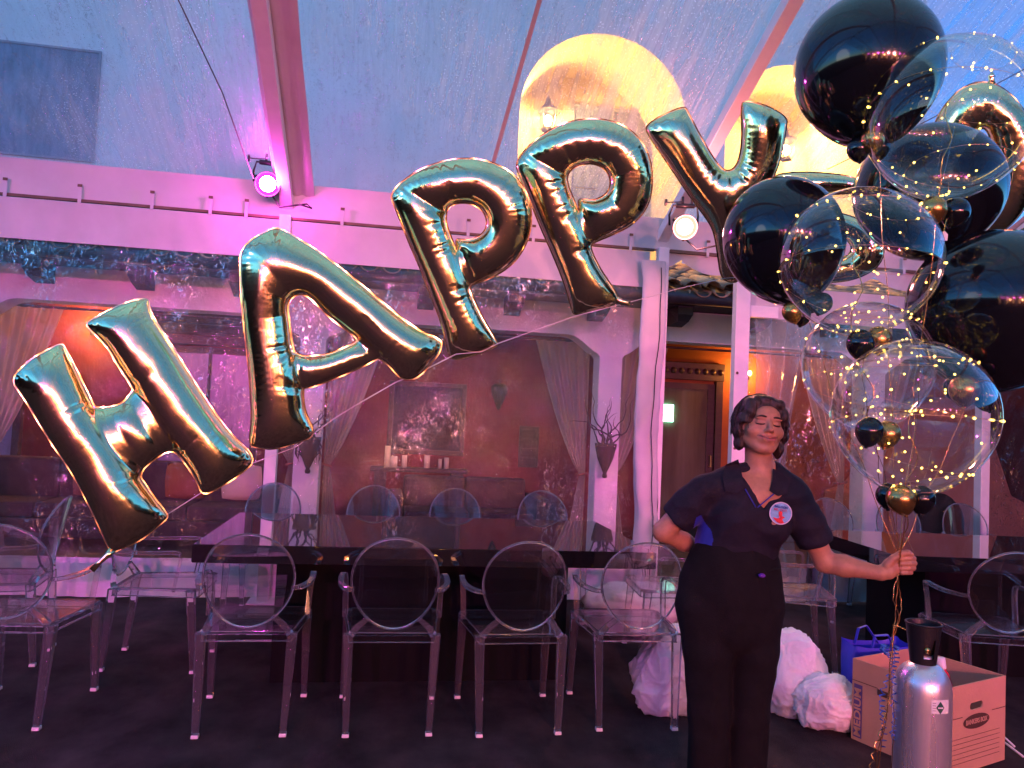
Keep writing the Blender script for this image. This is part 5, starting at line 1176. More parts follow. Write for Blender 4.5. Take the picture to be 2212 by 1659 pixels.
# ribbons from the necks to the hand
rnd = random.Random(5)
RL = ['gold ribbon from the top black balloon down to the hand', 'gold ribbon from the left black balloon down to the hand', 'gold ribbon from the black balloon behind the upper clear one', 'gold ribbon from the largest black balloon to the hand',
      'gold ribbon from the upper clear balloon to the hand', 'gold ribbon from the middle clear balloon to the hand', 'gold ribbon from the faint clear balloon to the hand', 'short gold ribbon from the lowest clear balloon to the hand']
for k, nk in enumerate(necks):
    e = HAND+Vector((rnd.uniform(-.012, .012), rnd.uniform(-.012, .012), .03)); pts = []
    for j in range(25):
        f = j/24; p = nk.lerp(e, f); s_ = math.sin(PI*f); p += Vector((.03*s_*nz(k*5, f*4), .03*s_*nz(k*3+9, f*4), -.02*s_)); pts.append(p)
    o_ = obj('ribbon', MB().tube(pts, .0021, 6, flat=.35), 'ribbon_gold', None, True); tag(o_, RL[k], 'ribbon', 'gold ribbons of the balloon bouquet')
# ribbon tails below the hand
def tail(path, lab, mat='ribbon_gold', curl=.0, freq=30, r=.0024, grp='ribbon tails hanging from the hand', seed=0):
    P = [PD(*p) for p in path]; pts = []
    for i in range(len(P)-1):
        for q in range(14): pts.append(P[i].lerp(P[i+1], q/14))
    n = len(pts); rn = random.Random(seed)
    for _ in range(5): pts = [pts[0]]+[(pts[i-1]+pts[i+1])/2 for i in range(1, len(pts)-1)]+[pts[-1]]
    pts = [p+R*(curl*math.cos(i*freq*.05+seed))+F*(curl*math.sin(i*freq*.05+seed))+R*.006*nz(i*.2, seed) for i, p in enumerate(pts)]
    for p in pts: p.z = max(p.z, .006)
    o_ = obj('ribbon_tail', MB().tube(pts, r, 6, flat=.35), mat, None, True); return tag(o_, lab, 'ribbon', grp)
T0 = (1938, 1240, 2.84)
tail([T0, (1926, 1290, 2.82), (1943, 1330, 2.82), (1925, 1375, 2.82), (1920, 1440, 2.82), (1917, 1530, 2.82), (1895, 1660, 2.8), (1893, 1720, 2.8)], 'gold ribbon tail falling straight to the floor left of the tank', seed=1)
tail([T0, (1936, 1300, 2.83), (1930, 1360, 2.82), (1922, 1430, 2.8), (1921, 1500, 2.8), (1905, 1580, 2.8), (1890, 1650, 2.8), (1900, 1700, 2.8)], 'gold ribbon tail drifting to the left near the floor', seed=2)
tail([T0, (1945, 1290, 2.84), (1945, 1330, 2.82), (1928, 1380, 2.82), (1924, 1480, 2.81), (1932, 1560, 2.8), (1924, 1660, 2.8), (1930, 1720, 2.78)], 'gold ribbon tail running close along the tank', seed=3)
tail([(1924, 1500, 2.82), (1908, 1560, 2.8), (1880, 1650, 2.8), (1872, 1720, 2.8)], 'curly gold foil ribbon end by the floor', curl=.008, freq=34, seed=4)
tail([(1926, 1350, 2.82), (1940, 1352, 2.81), (1958, 1362, 2.8)], 'short gold ribbon end curling toward the valve guard', curl=.003, seed=5)
tail([(1941, 1225, 2.83), (1950, 1150, 2.8), (1958, 1165, 2.8), (1975, 1195, 2.8)], 'loose orange gold ribbon end right above the hand', seed=6, r=.003)
tail([(1915, 1400, 2.84), (1908, 1392, 2.84), (1905, 1402, 2.84), (1925, 1420, 2.84), (1930, 1480, 2.86), (1932, 1560, 2.86), (1928, 1600, 2.86)], 'curled blue ribbon hanging between box and tank', 'ribbon_blue', curl=.011, freq=36, r=.003, seed=7)
tail([(1932, 1395, 2.86), (1938, 1400, 2.86), (1930, 1440, 2.86), (1900, 1510, 2.86), (1910, 1560, 2.86), (1905, 1620, 2.86)], 'second curled blue ribbon in front of the MEDIUM carton', 'ribbon_blue', curl=.012, freq=40, r=.003, seed=8)
g_ = thing('price_tag', 'small white tag on a gold ribbon between the balloons', 'tag', PD(2038, 510, 2.64))
c_ = PD(2038, 510, 2.64); obj('card', MB().poly([c_+R*a+U*b for a, b in [(-.012, -.014), (.012, -.016), (.014, .006), (.004, .017), (-.008, .014)]], F, .001), 'label_white', g_)
obj('loop', MB().tube([c_+U*.012, PD(2042, 480, 2.64), PD(2050, 462, 2.64)], .0012, 4), 'ribbon_gold', g_)

# ================================================================== PERSON
class SDF:
    """sparse signed distance field on a grid, shapes blended smoothly"""
    def __init__(s, lo, hi, h):
        s.lo = np.array(lo, float); s.h = h; s.n = np.ceil((np.array(hi)-s.lo)/h).astype(int)+1; s.d = np.full(s.n, .2, np.float32)
    def sub(s, lo, hi):
        a = np.clip(np.floor((np.array(lo)-s.lo)/s.h).astype(int), 0, s.n-1); b = np.clip(np.ceil((np.array(hi)-s.lo)/s.h).astype(int)+1, 1, s.n)
        sl = tuple(slice(i, j) for i, j in zip(a, b)); ax = [s.lo[k]+s.h*np.arange(a[k], b[k]) for k in range(3)]
        X, Y, Z = np.meshgrid(*ax, indexing='ij'); return sl, X.astype(np.float32), Y.astype(np.float32), Z.astype(np.float32)
    def comb(s, sl, d, k, op):
        o = s.d[sl]; d = d.astype(np.float32)
        if op == 'sub': o2, d2 = -o, d; r = np.minimum(o2, d2); hh = np.maximum(k-np.abs(o2-d2), 0)/max(k, 1e-6) if k else 0; s.d[sl] = -(r-hh*hh*k*.25) if k else -r; return
        if k: hh = np.maximum(k-np.abs(o-d), 0)/k; s.d[sl] = np.minimum(o, d)-hh*hh*k*.25
        else: s.d[sl] = np.minimum(o, d)
    def cone(s, a, ra, b, rb, k=.01, op='add'):
        a = np.array(a, float); b = np.array(b, float); m = max(ra, rb)+.03+k; sl, X, Y, Z = s.sub(np.minimum(a, b)-m, np.maximum(a, b)+m)
        ab = b-a; L = ab@ab+1e-12; t_ = np.clip(((X-a[0])*ab[0]+(Y-a[1])*ab[1]+(Z-a[2])*ab[2])/L, 0, 1)
        d = np.sqrt((X-a[0]-t_*ab[0])**2+(Y-a[1]-t_*ab[1])**2+(Z-a[2]-t_*ab[2])**2)-(ra+(rb-ra)*t_); s.comb(sl, d, k, op)
    def chain(s, pts, rs, k=.01):
        for i in range(len(pts)-1): s.cone(pts[i], rs[i], pts[i+1], rs[i+1], k)
    def ell(s, c, r, M3=None, k=.01, op='add'):
        c = np.array(c, float); r = np.array(r, float); M3 = np.eye(3) if M3 is None else np.array(M3); m = max(r)+.03+k; sl, X, Y, Z = s.sub(c-m, c+m)
        P = np.stack([X-c[0], Y-c[1], Z-c[2]], -1) @ M3; q = P/r; k0 = np.linalg.norm(q, axis=-1); k1 = np.linalg.norm(q/r, axis=-1)+1e-9
        s.comb(sl, k0*(k0-1)/k1, k, op)
    def tcone(s, a, ra, b, rb, flat, M3, k=.02):
        """elliptic tapered capsule: radii (x,y) in the frame M3 columns; flat = depth / width"""
        a = np.array(a, float); b = np.array(b, float); M3 = np.array(M3); m = max(ra, rb)+.04+k; sl, X, Y, Z = s.sub(np.minimum(a, b)-m, np.maximum(a, b)+m)
        S3 = np.diag([1, 1/flat, 1]); P = (np.stack([X, Y, Z], -1)-a) @ M3 @ S3; ab = (b-a) @ M3 @ S3; L = ab@ab+1e-12; t_ = np.clip(P@ab/L, 0, 1)
        d = np.linalg.norm(P-t_[..., None]*ab, axis=-1)-(ra+(rb-ra)*t_); s.comb(sl, d*min(1, flat*1.15), k, 'add')
    def mesh(s, name, mats, smooth=True):
        d = s.d; I = d < 0; nx, ny, nz_ = I.shape
        c = np.zeros((nx-1, ny-1, nz_-1), np.uint8)
        for i in (0, 1):
            for j in (0, 1):
                for k in (0, 1): c += I[i:nx-1+i, j:ny-1+j, k:nz_-1+k]
        cells = np.argwhere((c > 0) & (c < 8)); idx = -np.ones(c.shape, np.int32); idx[tuple(cells.T)] = np.arange(len(cells))
        acc = np.zeros((len(cells), 3)); cnt = np.zeros(len(cells)); cor = [np.array([i, j, k]) for i in (0, 1) for j in (0, 1) for k in (0, 1)]
        val = [d[tuple((cells+q).T)] for q in cor]
        for a in range(8):
            for b in range(a+1, 8):
                if np.abs(cor[a]-cor[b]).sum() != 1: continue
                va, vb = val[a], val[b]; m = (va < 0) != (vb < 0); t_ = np.where(m, va/np.where(m, va-vb, 1), 0)
                acc += m[:, None]*(cor[a]+(cor[b]-cor[a])*t_[:, None]); cnt += m
        V = s.lo+s.h*(cells+acc/cnt[:, None]); Fq = []
        for ax in range(3):
            e = np.zeros(3, int); e[ax] = 1; A0 = I[:nx-e[0], :ny-e[1], :nz_-e[2]]; B0 = I[e[0]:, e[1]:, e[2]:]; ed = np.argwhere(A0 != B0); o1 = np.zeros(3, int); o2 = np.zeros(3, int); o1[(ax+1) % 3] = 1; o2[(ax+2) % 3] = 1
            ok = (ed[:, (ax+1) % 3] > 0) & (ed[:, (ax+2) % 3] > 0) & (ed[:, (ax+1) % 3] < I.shape[(ax+1) % 3]-1) & (ed[:, (ax+2) % 3] < I.shape[(ax+2) % 3]-1); ed = ed[ok]
            q = np.stack([idx[tuple((ed-o1-o2).T)], idx[tuple((ed-o2).T)], idx[tuple(ed.T)], idx[tuple((ed-o1).T)]], 1); fl_ = I[tuple(ed.T)]
            q = np.where(fl_[:, None], q, q[:, ::-1]); Fq.append(q[(q >= 0).all(1)])
        Fq = np.vstack(Fq); me = bpy.data.meshes.new(name); me.vertices.add(len(V)); me.vertices.foreach_set('co', V.ravel()); me.loops.add(len(Fq)*4); me.loops.foreach_set('vertex_index', Fq.ravel())
        me.polygons.add(len(Fq)); me.polygons.foreach_set('loop_start', np.arange(len(Fq))*4); me.polygons.foreach_set('loop_total', np.full(len(Fq), 4)); me.update(calc_edges=True)
        for m in mats: me.materials.append(MATS[m])
        me.polygons.foreach_set('use_smooth', [True]*len(Fq)); return me
def relax(me, it=2, f=.5):
    b = bmesh.new(); b.from_mesh(me)
    for _ in range(it): bmesh.ops.smooth_vert(b, verts=b.verts, factor=f, use_axis_x=True, use_axis_y=True, use_axis_z=True)
    b.to_mesh(me); b.free()
DP = 3.0
def B(x, y, w=0): return PD(x, y, DP-w)
XR = R.copy(); XU = U.copy(); XF = -F          # picture right, picture up, toward the viewer
FR = np.array([[XR.x, XF.x, XU.x], [XR.y, XF.y, XU.y], [XR.z, XF.z, XU.z]])   # columns: right, front, up
person = thing('person', 'person in dark polo shirt and black trousers holding the balloon ribbons, eyes closed and smiling', 'person', (1.43, 2.87, 0))
def place(name, me, parent=person):
    q = parent; mt = Matrix.Identity(4)
    while q is not None: mt = q.matrix_basis @ mt; q = q.parent
    me.transform(mt.inverted()); return link(name, me, parent)
# head frame
Hc = B(1643, 925, .0)
hm = Matrix.Rotation(math.radians(-13), 3, XR) @ Matrix.Identity(3)
hrx = XR.copy(); hfr = XF.copy(); hup = XU.copy()
Rr = Matrix.Rotation(math.radians(-7.5), 3, XF); hrx = Rr @ hrx; hup = Rr @ hup
Rp = Matrix.Rotation(math.radians(-12), 3, hrx); hfr = Rp @ hfr; hup = Rp @ hup
Ry = Matrix.Rotation(math.radians(3), 3, hup); hrx = Ry @ hrx; hfr = Ry @ hfr
HM = np.array([[hrx.x, hfr.x, hup.x], [hrx.y, hfr.y, hup.y], [hrx.z, hfr.z, hup.z]])
def Hh(x, y, z): return Hc+hrx*x+hfr*y+hup*z
# joints
sL = B(1520, 1060, 0); sR = B(1716, 1078, .02)            # picture-left and picture-right shoulders
eL = B(1432, 1148, -.03); wL = B(1528, 1196, -.17); eR = B(1781, 1214, .03); wR = B(1900, 1238, .13)
lo = (min(eL.x, 0.9)-.15, 2.30, .62); body = SDF((.80, 2.35, .70), (2.12, 3.28, 1.72), .0034)
# torso core
body.tcone(B(1598, 1085, -.01), .125, B(1592, 1190, -.01), .115, .72, FR, .03); body.tcone(B(1592, 1190, -.01), .115, B(1580, 1270, -.01), .15, .72, FR, .03)
body.tcone(B(1560, 1060, -.01), .072, B(1700, 1068, .0), .072, .8, FR, .03); body.ell(B(1640, 1075, .035), (.085, .05, .07), FR, .03)
for c_, r_ in (((1595, 1130), .06), ((1668, 1134), .06)): body.ell(B(c_[0], c_[1], .065), (r_, r_*.9, r_), FR, .02)
# neck
body.cone(B(1642, 1062, -.02), .060, Hh(0, -.025, -.055), .049, .03); body.cone(B(1598, 1052, -.02), .05, B(1640, 1020, -.03), .05, .03); body.cone(B(1700, 1060, -.01), .045, B(1650, 1020, -.03), .05, .03)
# head
body.ell(Hh(0, -.014, .030), (.074, .092, .084), HM, .02); body.ell(Hh(0, .010, -.020), (.071, .070, .080), HM, .02)
for sx in (-1, 1):
    body.ell(Hh(sx*.043, .045, -.020), (.030, .026, .025), HM, .016)
    body.cone(Hh(sx*.060, -.012, -.040), .018, Hh(sx*.025, .046, -.084), .017, .02)
    body.ell(Hh(sx*.033, .0745, .0265), (.021, .008, .0055), HM, .008)      # brow ridge
    body.ell(Hh(sx*.032, .091, .011), (.013, .010, .007), HM, .012, 'sub')   # socket
    body.ell(Hh(sx*.0325, .0665, .0085), (.0165, .0125, .0095), HM, .005)      # lid
    body.ell(Hh(sx*.0125, .086, -.0235), (.0085, .0095, .0075), HM, .006)  # nostril wing
    body.ell(Hh(sx*.0095, .0925, -.0300), (.0036, .004, .0026), HM, .002, 'sub')
    body.ell(Hh(sx*.0765, -.006, -.008), (.0075, .019, .031), HM, .006); body.ell(Hh(sx*.083, -.001, -.006), (.005, .010, .017), HM, .004, 'sub')
body.ell(Hh(0, .050, -.090), (.026, .022, .017), HM, .018); body.ell(Hh(0, .064, .045), (.045, .018, .026), HM, .02)
body.cone(Hh(0, .077, .020), .0078, Hh(0, .0965, -.017), .0105, .010); body.ell(Hh(0, .0975, -.0195), (.0115, .010, .0088), HM, .006)
body.ell(Hh(0, .066, -.052), (.033, .017, .020), HM, .014)            # muzzle
for sx in (-1, 1):
    body.cone(Hh(0, .0835, -.0485), .0045, Hh(sx*.022, .0780, -.0458), .0034, .004); body.cone(Hh(sx*.022, .0780, -.0458), .0034, Hh(sx*.0370, .066, -.0400), .0020, .004)
    body.cone(Hh(0, .0825, -.0595), .0058, Hh(sx*.018, .0785, -.0555), .0045, .004); body.cone(Hh(sx*.018, .0785, -.0555), .0045, Hh(sx*.034, .068, -.0440), .002, .004)
    body.cone(Hh(0, .0885, -.0532), .0028, Hh(sx*.022, .0838, -.0505), .0028, .002, 'sub'); body.cone(Hh(sx*.022, .0838, -.0505), .0028, Hh(sx*.040, .0700, -.0410), .0032, .002, 'sub')
    body.cone(Hh(sx*.0195, .0895, -.020), .0030, Hh(sx*.046, .0735, -.044), .003, .008, 'sub')   # smile fold
# arms
body.chain([sL, sL.lerp(eL, .5), eL], [.055, .047, .040], .02); body.chain([eL, eL.lerp(wL, .45), wL], [.040, .037, .026], .015)
body.chain([sR, sR.lerp(eR, .5), eR], [.055, .047, .039], .02); body.chain([eR, eR.lerp(wR, .35), wR], [.039, .040, .0265], .018)
# fist at the right: palm heel toward us, fingers curled back over the ribbons
def P(x, y, w): return PD(x, y, 2.87-w)
body.tcone(P(1906, 1237, 0), .027, P(1926, 1226, -.004), .034, .72, FR, .012); body.tcone(P(1926, 1224, -.006), .035, P(1945, 1219, -.012), .031, .62, FR, .012)
body.ell(P(1921, 1236, .012), (.022, .018, .027), FR, .010)
fy = [1205.5, 1216, 1226.5, 1236]; fr_ = [.0098, .0100, .0096, .0086]; xo = [1972, 1974, 1972, 1966]
for k in range(4):
    y = fy[k]; q = [P(1946, y+1, -.024), P(xo[k]-5, y, -.016), P(xo[k], y+.5, .003), P(xo[k]-9, y+1, .021), P(1944+k, y+1.5, .021)]
    rr = fr_[k]; body.chain(q, [rr*1.12, rr*1.1, rr*1.05, rr, rr*.86], .0022)
q = [P(1915, 1222, .010), P(1928, 1206, .016), P(1944, 1196, .020), P(1960, 1194, .022), P(1968, 1198, .018)]; body.chain(q, [.016, .0135, .0118, .0112, .0092], .004)
# hand behind the back
def Q(x, y, w): return PD(x, y, 3.19-w)
body.tcone(wL, .026, Q(1556, 1204, .0), .032, .6, FR, .012)
for k in range(4): body.chain([Q(1556, 1196+k*7, 0), Q(1574, 1196+k*8, .004), Q(1588, 1199+k*8, .012), Q(1594, 1204+k*8, .026)], [.010, .0095, .009, .008], .003)
body.chain([Q(1548, 1194, .01), Q(1560, 1184, .02), Q(1572, 1180, .026)], [.013, .011, .009], .004)
me = body.mesh('body', ['skin']); relax(me, 1, .45)
# colour: lips, cheeks, knuckles
V = np.empty(len(me.vertices)*3); me.vertices.foreach_get('co', V); V = V.reshape(-1, 3); L_ = (V-np.array(Hc)) @ HM
col = np.tile(np.array([.42, .215, .125]), (len(V), 1))
def blend(m, c, k): 
    global col
    m = np.clip(m, 0, 1)[:, None]*k; col = col*(1-m)+np.array(c)*m
lipz = -.0535+.28*np.abs(L_[:, 0])**1.0*.9*(np.abs(L_[:, 0]) < .04)
blend((1-np.abs(L_[:, 2]-(lipz))/.0105)*2.2*(np.abs(L_[:, 0]) < .037)*(L_[:, 1] > .060)*(1-(np.abs(L_[:, 0])/.038)**4), (.36, .085, .075), .85)
blend((1-np.abs(L_[:, 2]-(-.0535+.30*np.abs(L_[:, 0])))/.0038)*1.6*(np.abs(L_[:, 0]) < .040)*(L_[:, 1] > .058), (.07, .02, .018), .8)
for sx in (-1, 1): blend(1-np.linalg.norm((L_-np.array([sx*.045, .065, -.015]))/np.array([.03, .04, .022]), axis=1), (.50, .17, .12), .45)
blend((1-np.linalg.norm((L_-np.array([0, .1, -.02]))/np.array([.02, .03, .02]), axis=1)), (.48, .19, .13), .4)
ca = me.color_attributes.new('Col', 'FLOAT_COLOR', 'POINT'); ca.data.foreach_set('color', np.c_[col, np.ones(len(V))].astype(np.float32).ravel())
bo = place('body', me)
# closed lids, brows
def curve3(name, fpts, rs, mat, flat=1.0): return place(name, MB().tube([Hh(*p) for p in fpts], rs, 6, flat=flat).mesh(name, mat, True), person)
bvh = BVHTree.FromPolygons([tuple(v_.co) for v_ in me.vertices], [tuple(p.vertices) for p in me.polygons])
def face_pt(x, z, off=.0006):
    o_ = Hh(x, .16, z)-Vector((1.43, 2.87, 0)); h_ = bvh.ray_cast(o_, -hfr); return (h_[0]+hfr*off+Vector((1.43, 2.87, 0))) if h_[0] is not None else Hh(x, .08, z)
for sx in (-1, 1):
    pts = [face_pt(sx*(.0325+.0165*math.cos(a)), .0045-.0045*math.sin(a)+.001, .0004) for a in [PI*k/12 for k in range(13)]]
    place('eyelashes', MB().tube(pts, [.0011+.0020*math.sin(PI*k/12) for k in range(13)], 6).mesh('eyelashes', 'lash', True))
    pts = [face_pt(sx*(.014+.037*k/12), .0285+.0085*math.sin(PI*(.25+k/12*.62))-.0045, .0006) for k in range(13)]
    place('eyebrow', MB().tube(pts, [.0018+.0030*math.sin(PI*min(1, k/12*.9+.12)) for k in range(13)], 6, flat=.9).mesh('eyebrow', 'brow', True))
    e = Hh(sx*.079, .002, -.040); ear_ = MB(); ear_.ball(e, .0042, 10, 8); ear_.tube([e, e-XU*.014], .0009, 5); ear_.ball(e-XU*.017, .0040, 10, 8, (1, 1, 1.5)); place('earring', ear_.mesh('earring', 'earring', True))
# hair: wavy short bob swept from a side parting
hr = SDF(tuple(np.array(Hc)-.20), tuple(np.array(Hc)+.20), .0034)
hr.ell(Hh(0, -.022, .034), (.086, .096, .092), HM, .015); hr.ell(Hh(.0, -.035, .0), (.088, .078, .085), HM, .015)
for (x, y, z, a, b, c) in [(-.078, .010, .020, .024, .045, .034), (.082, .0, .022, .024, .045, .036), (-.086, -.01, -.02, .018, .032, .03), (.090, -.012, -.018, .022, .034, .032), (-.076, -.02, -.065, .017, .03, .034), (.082, -.022, -.070, .018, .03, .036), (0, .01, .105, .06, .05, .022), (.045, .03, .092, .032, .035, .022), (-.05, .03, .086, .036, .035, .026), (-.066, .045, .055, .020, .022, .028), (.070, .042, .052, .017, .022, .028)]:
    hr.ell(Hh(x, y, z), (a, b, c), HM, .012)
# face opening
hr.ell(Hh(.0, .088, -.018), (.068, .078, .082), HM, .006, 'sub'); hr.ell(Hh(.010, .09, .036), (.056, .064, .049), HM, .008, 'sub'); hr.ell(Hh(0, .075, -.10), (.085, .08, .06), HM, .006, 'sub')
hr.ell(Hh(-.076, .032, -.012), (.022, .022, .03), HM, .006, 'sub'); hr.ell(Hh(.078, .036, -.012), (.016, .018, .026), HM, .006, 'sub')
sl, X, Y, Z = hr.sub(hr.lo, hr.lo+hr.h*hr.n); near = np.abs(hr.d) < .03; ii = np.argwhere(near); PPp = hr.lo+hr.h*ii; LL = (PPp-np.array(Hc)) @ HM
dn = np.array([.0042*(1-2*abs(noise.noise(Vector((a*34+c*9, b*34, c*17+a*12)))))+.002*noise.noise(Vector((a*95, b*95, c*30))) for a, b, c in LL]); hr.d[tuple(ii.T)] -= dn.astype(np.float32)
hme = hr.mesh('hair', ['hair']); relax(hme, 1, .3); ho = place('hair', hme)
m = MB(); rn = random.Random(11)
for k in range(330):
    # locks run from a side parting over the crown and fall in loose waves
    sd = rn.choice((-1, 1)); y0 = rn.uniform(-.085, .060); th = rn.uniform(.05, .35)*sd+.28; end = sd*rn.uniform(1.0, 2.35); ph = rn.uniform(0, 6); wv = rn.uniform(.002, .007); pts = []; n_ = 16; lift = rn.uniform(.0, .012); y1 = y0-rn.uniform(0, .05)
    if y0 > .035 and rn.random() < .45: continue
    for j in range(n_):
        f = j/(n_-1); a = th+(end-th)*f; yy = y0+(y1-y0)*f; kk = math.sqrt(max(.15, 1-(yy+.02)**2/.0125)); rr = (.0905 if abs(a) < 1.6 else .094)*kk+lift*f+wv*math.sin(ph+f*9)+.004
        zz = .034+rr*1.02*math.cos(a); 
        if a and abs(a) > 1.75: zz = .034-(abs(a)-1.75)*.085-.016
        x_ = rr*math.sin(a) if abs(a) <= 1.75 else math.copysign(rr*.985, a)
        pts.append(Hh(x_, yy+wv*math.cos(ph+f*7), zz))
    m.tube(pts, [.0032*(1-.75*(j/(n_-1))**2) for j in range(n_)], 5)
for k in range(40):
    a = rn.uniform(-2.2, 2.2); yy = rn.uniform(-.06, .03); p0 = Vector((.092*math.sin(a), yy, .034+.094*math.cos(a))); v_ = Vector((math.cos(a)*rn.uniform(.4, 1), rn.uniform(-.3, .3), -math.sin(abs(a))*.8+rn.uniform(-.2, .3))).normalized(); pts = []; L = rn.uniform(.02, .05); p = p0; sgn = rn.choice((-1, 1))
    for j in range(8): pts.append(Hh(*p)); p = p+v_*L/7*1.0; v_ = (v_+Vector((sgn*.22*math.cos(j), 0, -.22))).normalized()
    m.tube(pts, [.0013*(1-j/8.5) for j in range(8)], 4)
place('loose_strands', m.mesh('loose_strands', 'hair', True), ho)

# shirt
sh = SDF((1.0, 2.55, .90), (1.95, 3.20, 1.52), .004)
def tor(g, s_=0, k=.03):
    g.tcone(B(1600, 1085, -.01), .150+s_, B(1590, 1190, -.01), .150+s_, .66, FR, k); g.tcone(B(1590, 1190, -.01), .150+s_, B(1584, 1224, -.01), .170+s_, .68, FR, k)
    g.tcone(B(1556, 1060, -.01), .066+s_, B(1696, 1072, .0), .066+s_, .85, FR, k)
    for c_, r_ in (((1592, 1128), .068), ((1668, 1132), .068)): g.ell(B(c_[0], c_[1], .058), (r_+s_, r_*.9+s_, r_*1.15+s_), FR, .045)
tor(sh); sh.cone(B(1594, 1050, -.02), .058, B(1632, 1024, -.03), .058, .02); sh.cone(B(1704, 1060, -.01), .060, B(1660, 1026, -.03), .058, .02)
hemL = sL.lerp(eL, .62); hemR = sR.lerp(eR, .62)
sh.chain([sL, sL.lerp(eL, .35), hemL], [.062, .062, .066], .025); sh.chain([sR, sR.lerp(eR, .35), hemR], [.062, .063, .067], .025)
# cut sleeves open at the hem, neck opening, V front
def plane_cut(g, p, nrm, rad):
    p = np.array(p); nrm = np.array(nrm); sl, X, Y, Z = g.sub(p-rad, p+rad); dd = (X-p[0])*nrm[0]+(Y-p[1])*nrm[1]+(Z-p[2])*nrm[2]; rr = np.sqrt((X-p[0])**2+(Y-p[1])**2+(Z-p[2])**2)-rad*.98
    inside_ = np.maximum(-dd, rr); g.d[sl] = np.maximum(g.d[sl], -inside_).astype(np.float32)
dL = (eL-sL).normalized(); dR = (eR-sR).normalized()
plane_cut(sh, hemL+dL*.02, dL, .095); plane_cut(sh, hemR+dR*.02, dR, .095)
sh.cone(hemL-dL*.03, .052, hemL+dL*.06, .060, .0, 'sub'); sh.cone(hemR-dR*.03, .052, hemR+dR*.06, .060, .0, 'sub')
sh.cone(B(1644, 1052, -.01), .058, B(1644, 960, .0), .062, .004, 'sub')
# V: wedge in picture coordinates
sl, X, Y, Z = sh.sub(sh.lo, sh.lo+sh.h*sh.n); Pp = np.stack([X, Y, Z], -1)-np.array(B(1634, 1098, 0)); px_ = Pp @ np.array(XR); pz_ = Pp @ np.array(XU); pf_ = Pp @ np.array(XF)
wedge = np.maximum(np.abs(px_-.0)-np.clip(pz_, 0, 1)*.60, -pz_)*.85; wedge = np.maximum(wedge, .02-pf_); sh.d = np.maximum(sh.d, -wedge).astype(np.float32)
# bottom of shirt
low = (B(1585, 1232, 0)-Vector(tuple(sh.lo))); dd = (np.stack([X, Y, Z], -1)-np.array(B(1585, 1226, 0))) @ np.array(XU); sh.d = np.maximum(sh.d, -dd-.0).astype(np.float32)
ii = np.argwhere(np.abs(sh.d) < .02); PPp = sh.lo+sh.h*ii; 
dn = np.array([.0065*(1-2*abs(noise.noise(Vector((a*7+c*4, b*7, c*11-a*5)))))+.0018*noise.noise(Vector((a*24, b*24, c*16))) for a, b, c in PPp]); sh.d[tuple(ii.T)] -= dn.astype(np.float32)
sme = sh.mesh('polo_shirt', ['shirt_navy', 'shirt_blue']); relax(sme, 2, .5)
sV = np.array([tuple(p.center) for p in sme.polygons]); rel = sV-np.array(CAM); dep = rel @ np.array(F); sx_ = 1105.5+FPX*(rel @ np.array(R))/dep; sy_ = 829.5-FPX*(rel @ np.array(U))/dep
pan = np.array([(1503, 1118), (1513, 1112), (1522, 1128), (1536, 1146), (1540, 1165), (1536, 1190), (1522, 1205), (1478, 1212), (1484, 1195), (1496, 1175), (1496, 1145)], float)
mi = (inside(pan, sx_, sy_) & (dep < DP+.06)).astype(np.int32); sme.polygons.foreach_set('material_index', mi)
so_ = place('polo_shirt', sme)
sbv2 = BVHTree.FromPolygons([tuple(v_.co) for v_ in sme.vertices]+[tuple(v_.co) for v_ in me.vertices], [tuple(p.vertices) for p in sme.polygons]+[tuple(i+len(sme.vertices) for i in p.vertices) for p in me.polygons])
sbv = BVHTree.FromPolygons([tuple(v_.co) for v_ in sme.vertices], [tuple(p.vertices) for p in sme.polygons]); OFF = Vector((1.43, 2.87, 0))
def on_shirt(x, y, off=.004):
    d = (PD(x, y, 3)-CAM).normalized(); h_ = sbv2.ray_cast(CAM-OFF, d)
    if h_[0] is None or (h_[0]+OFF-CAM).length > 3.15:
        h_ = sbv.find_nearest(PD(x, y, 2.93)-OFF); return h_[0]+OFF-d*off
    return h_[0]+OFF-d*off
def drape(name, poly_px, mat, off=.004, th=.002, parent=so_, n=9):
    P_ = resample(np.array(poly_px, float), 4); mn = P_.min(0); mx = P_.max(0); xs = np.arange(mn[0], mx[0], 3.0); ys = np.arange(mn[1], mx[1], 3.0); X, Y = np.meshgrid(xs, ys); q = np.stack([X.ravel(), Y.ravel()], 1)
    a_ = area(P_); P_ = P_ if a_ > 0 else P_[::-1]; ok = inside(P_, q[:, 0], q[:, 1]); D_ = np.sqrt(((q[:, None]-P_[None])**2).sum(2).min(1)); q = q[ok & (D_ > 1.6)]
    A_ = np.vstack([P_, q]); k = len(P_); V2, E2, F2, *_ = geometry.delaunay_2d_cdt([Vector(p) for p in A_], [(i, (i+1) % k) for i in range(k)], [], 1, 1e-4)
    pts = [on_shirt(p.x, p.y, off) for p in V2]; k = len(pts)
    if name == 'collar':
        XY = np.array([(p.x, p.y) for p in V2]); dp_ = np.array([(p-CAM).dot(F) for p in pts]); W_ = np.exp(-((XY[:, None]-XY[None])**2).sum(2)/(2*9.0**2)); dp2 = (W_ @ dp_)/W_.sum(1); dp2 = np.minimum(dp2, dp_+.004)-.003
        pts = [PD(x_, y_, d_) for (x_, y_), d_ in zip(XY, dp2)]
    q2 = [p+(p-CAM).normalized()*th for p in pts]; m = MB(); nb = len(P_)
    fr_ = [tuple(f) for f in F2]; m.add(pts+q2, fr_+[tuple(k+i for i in reversed(f)) for f in fr_]); me_ = m.mesh(name, mat, True)
    return place(name, me_, parent)
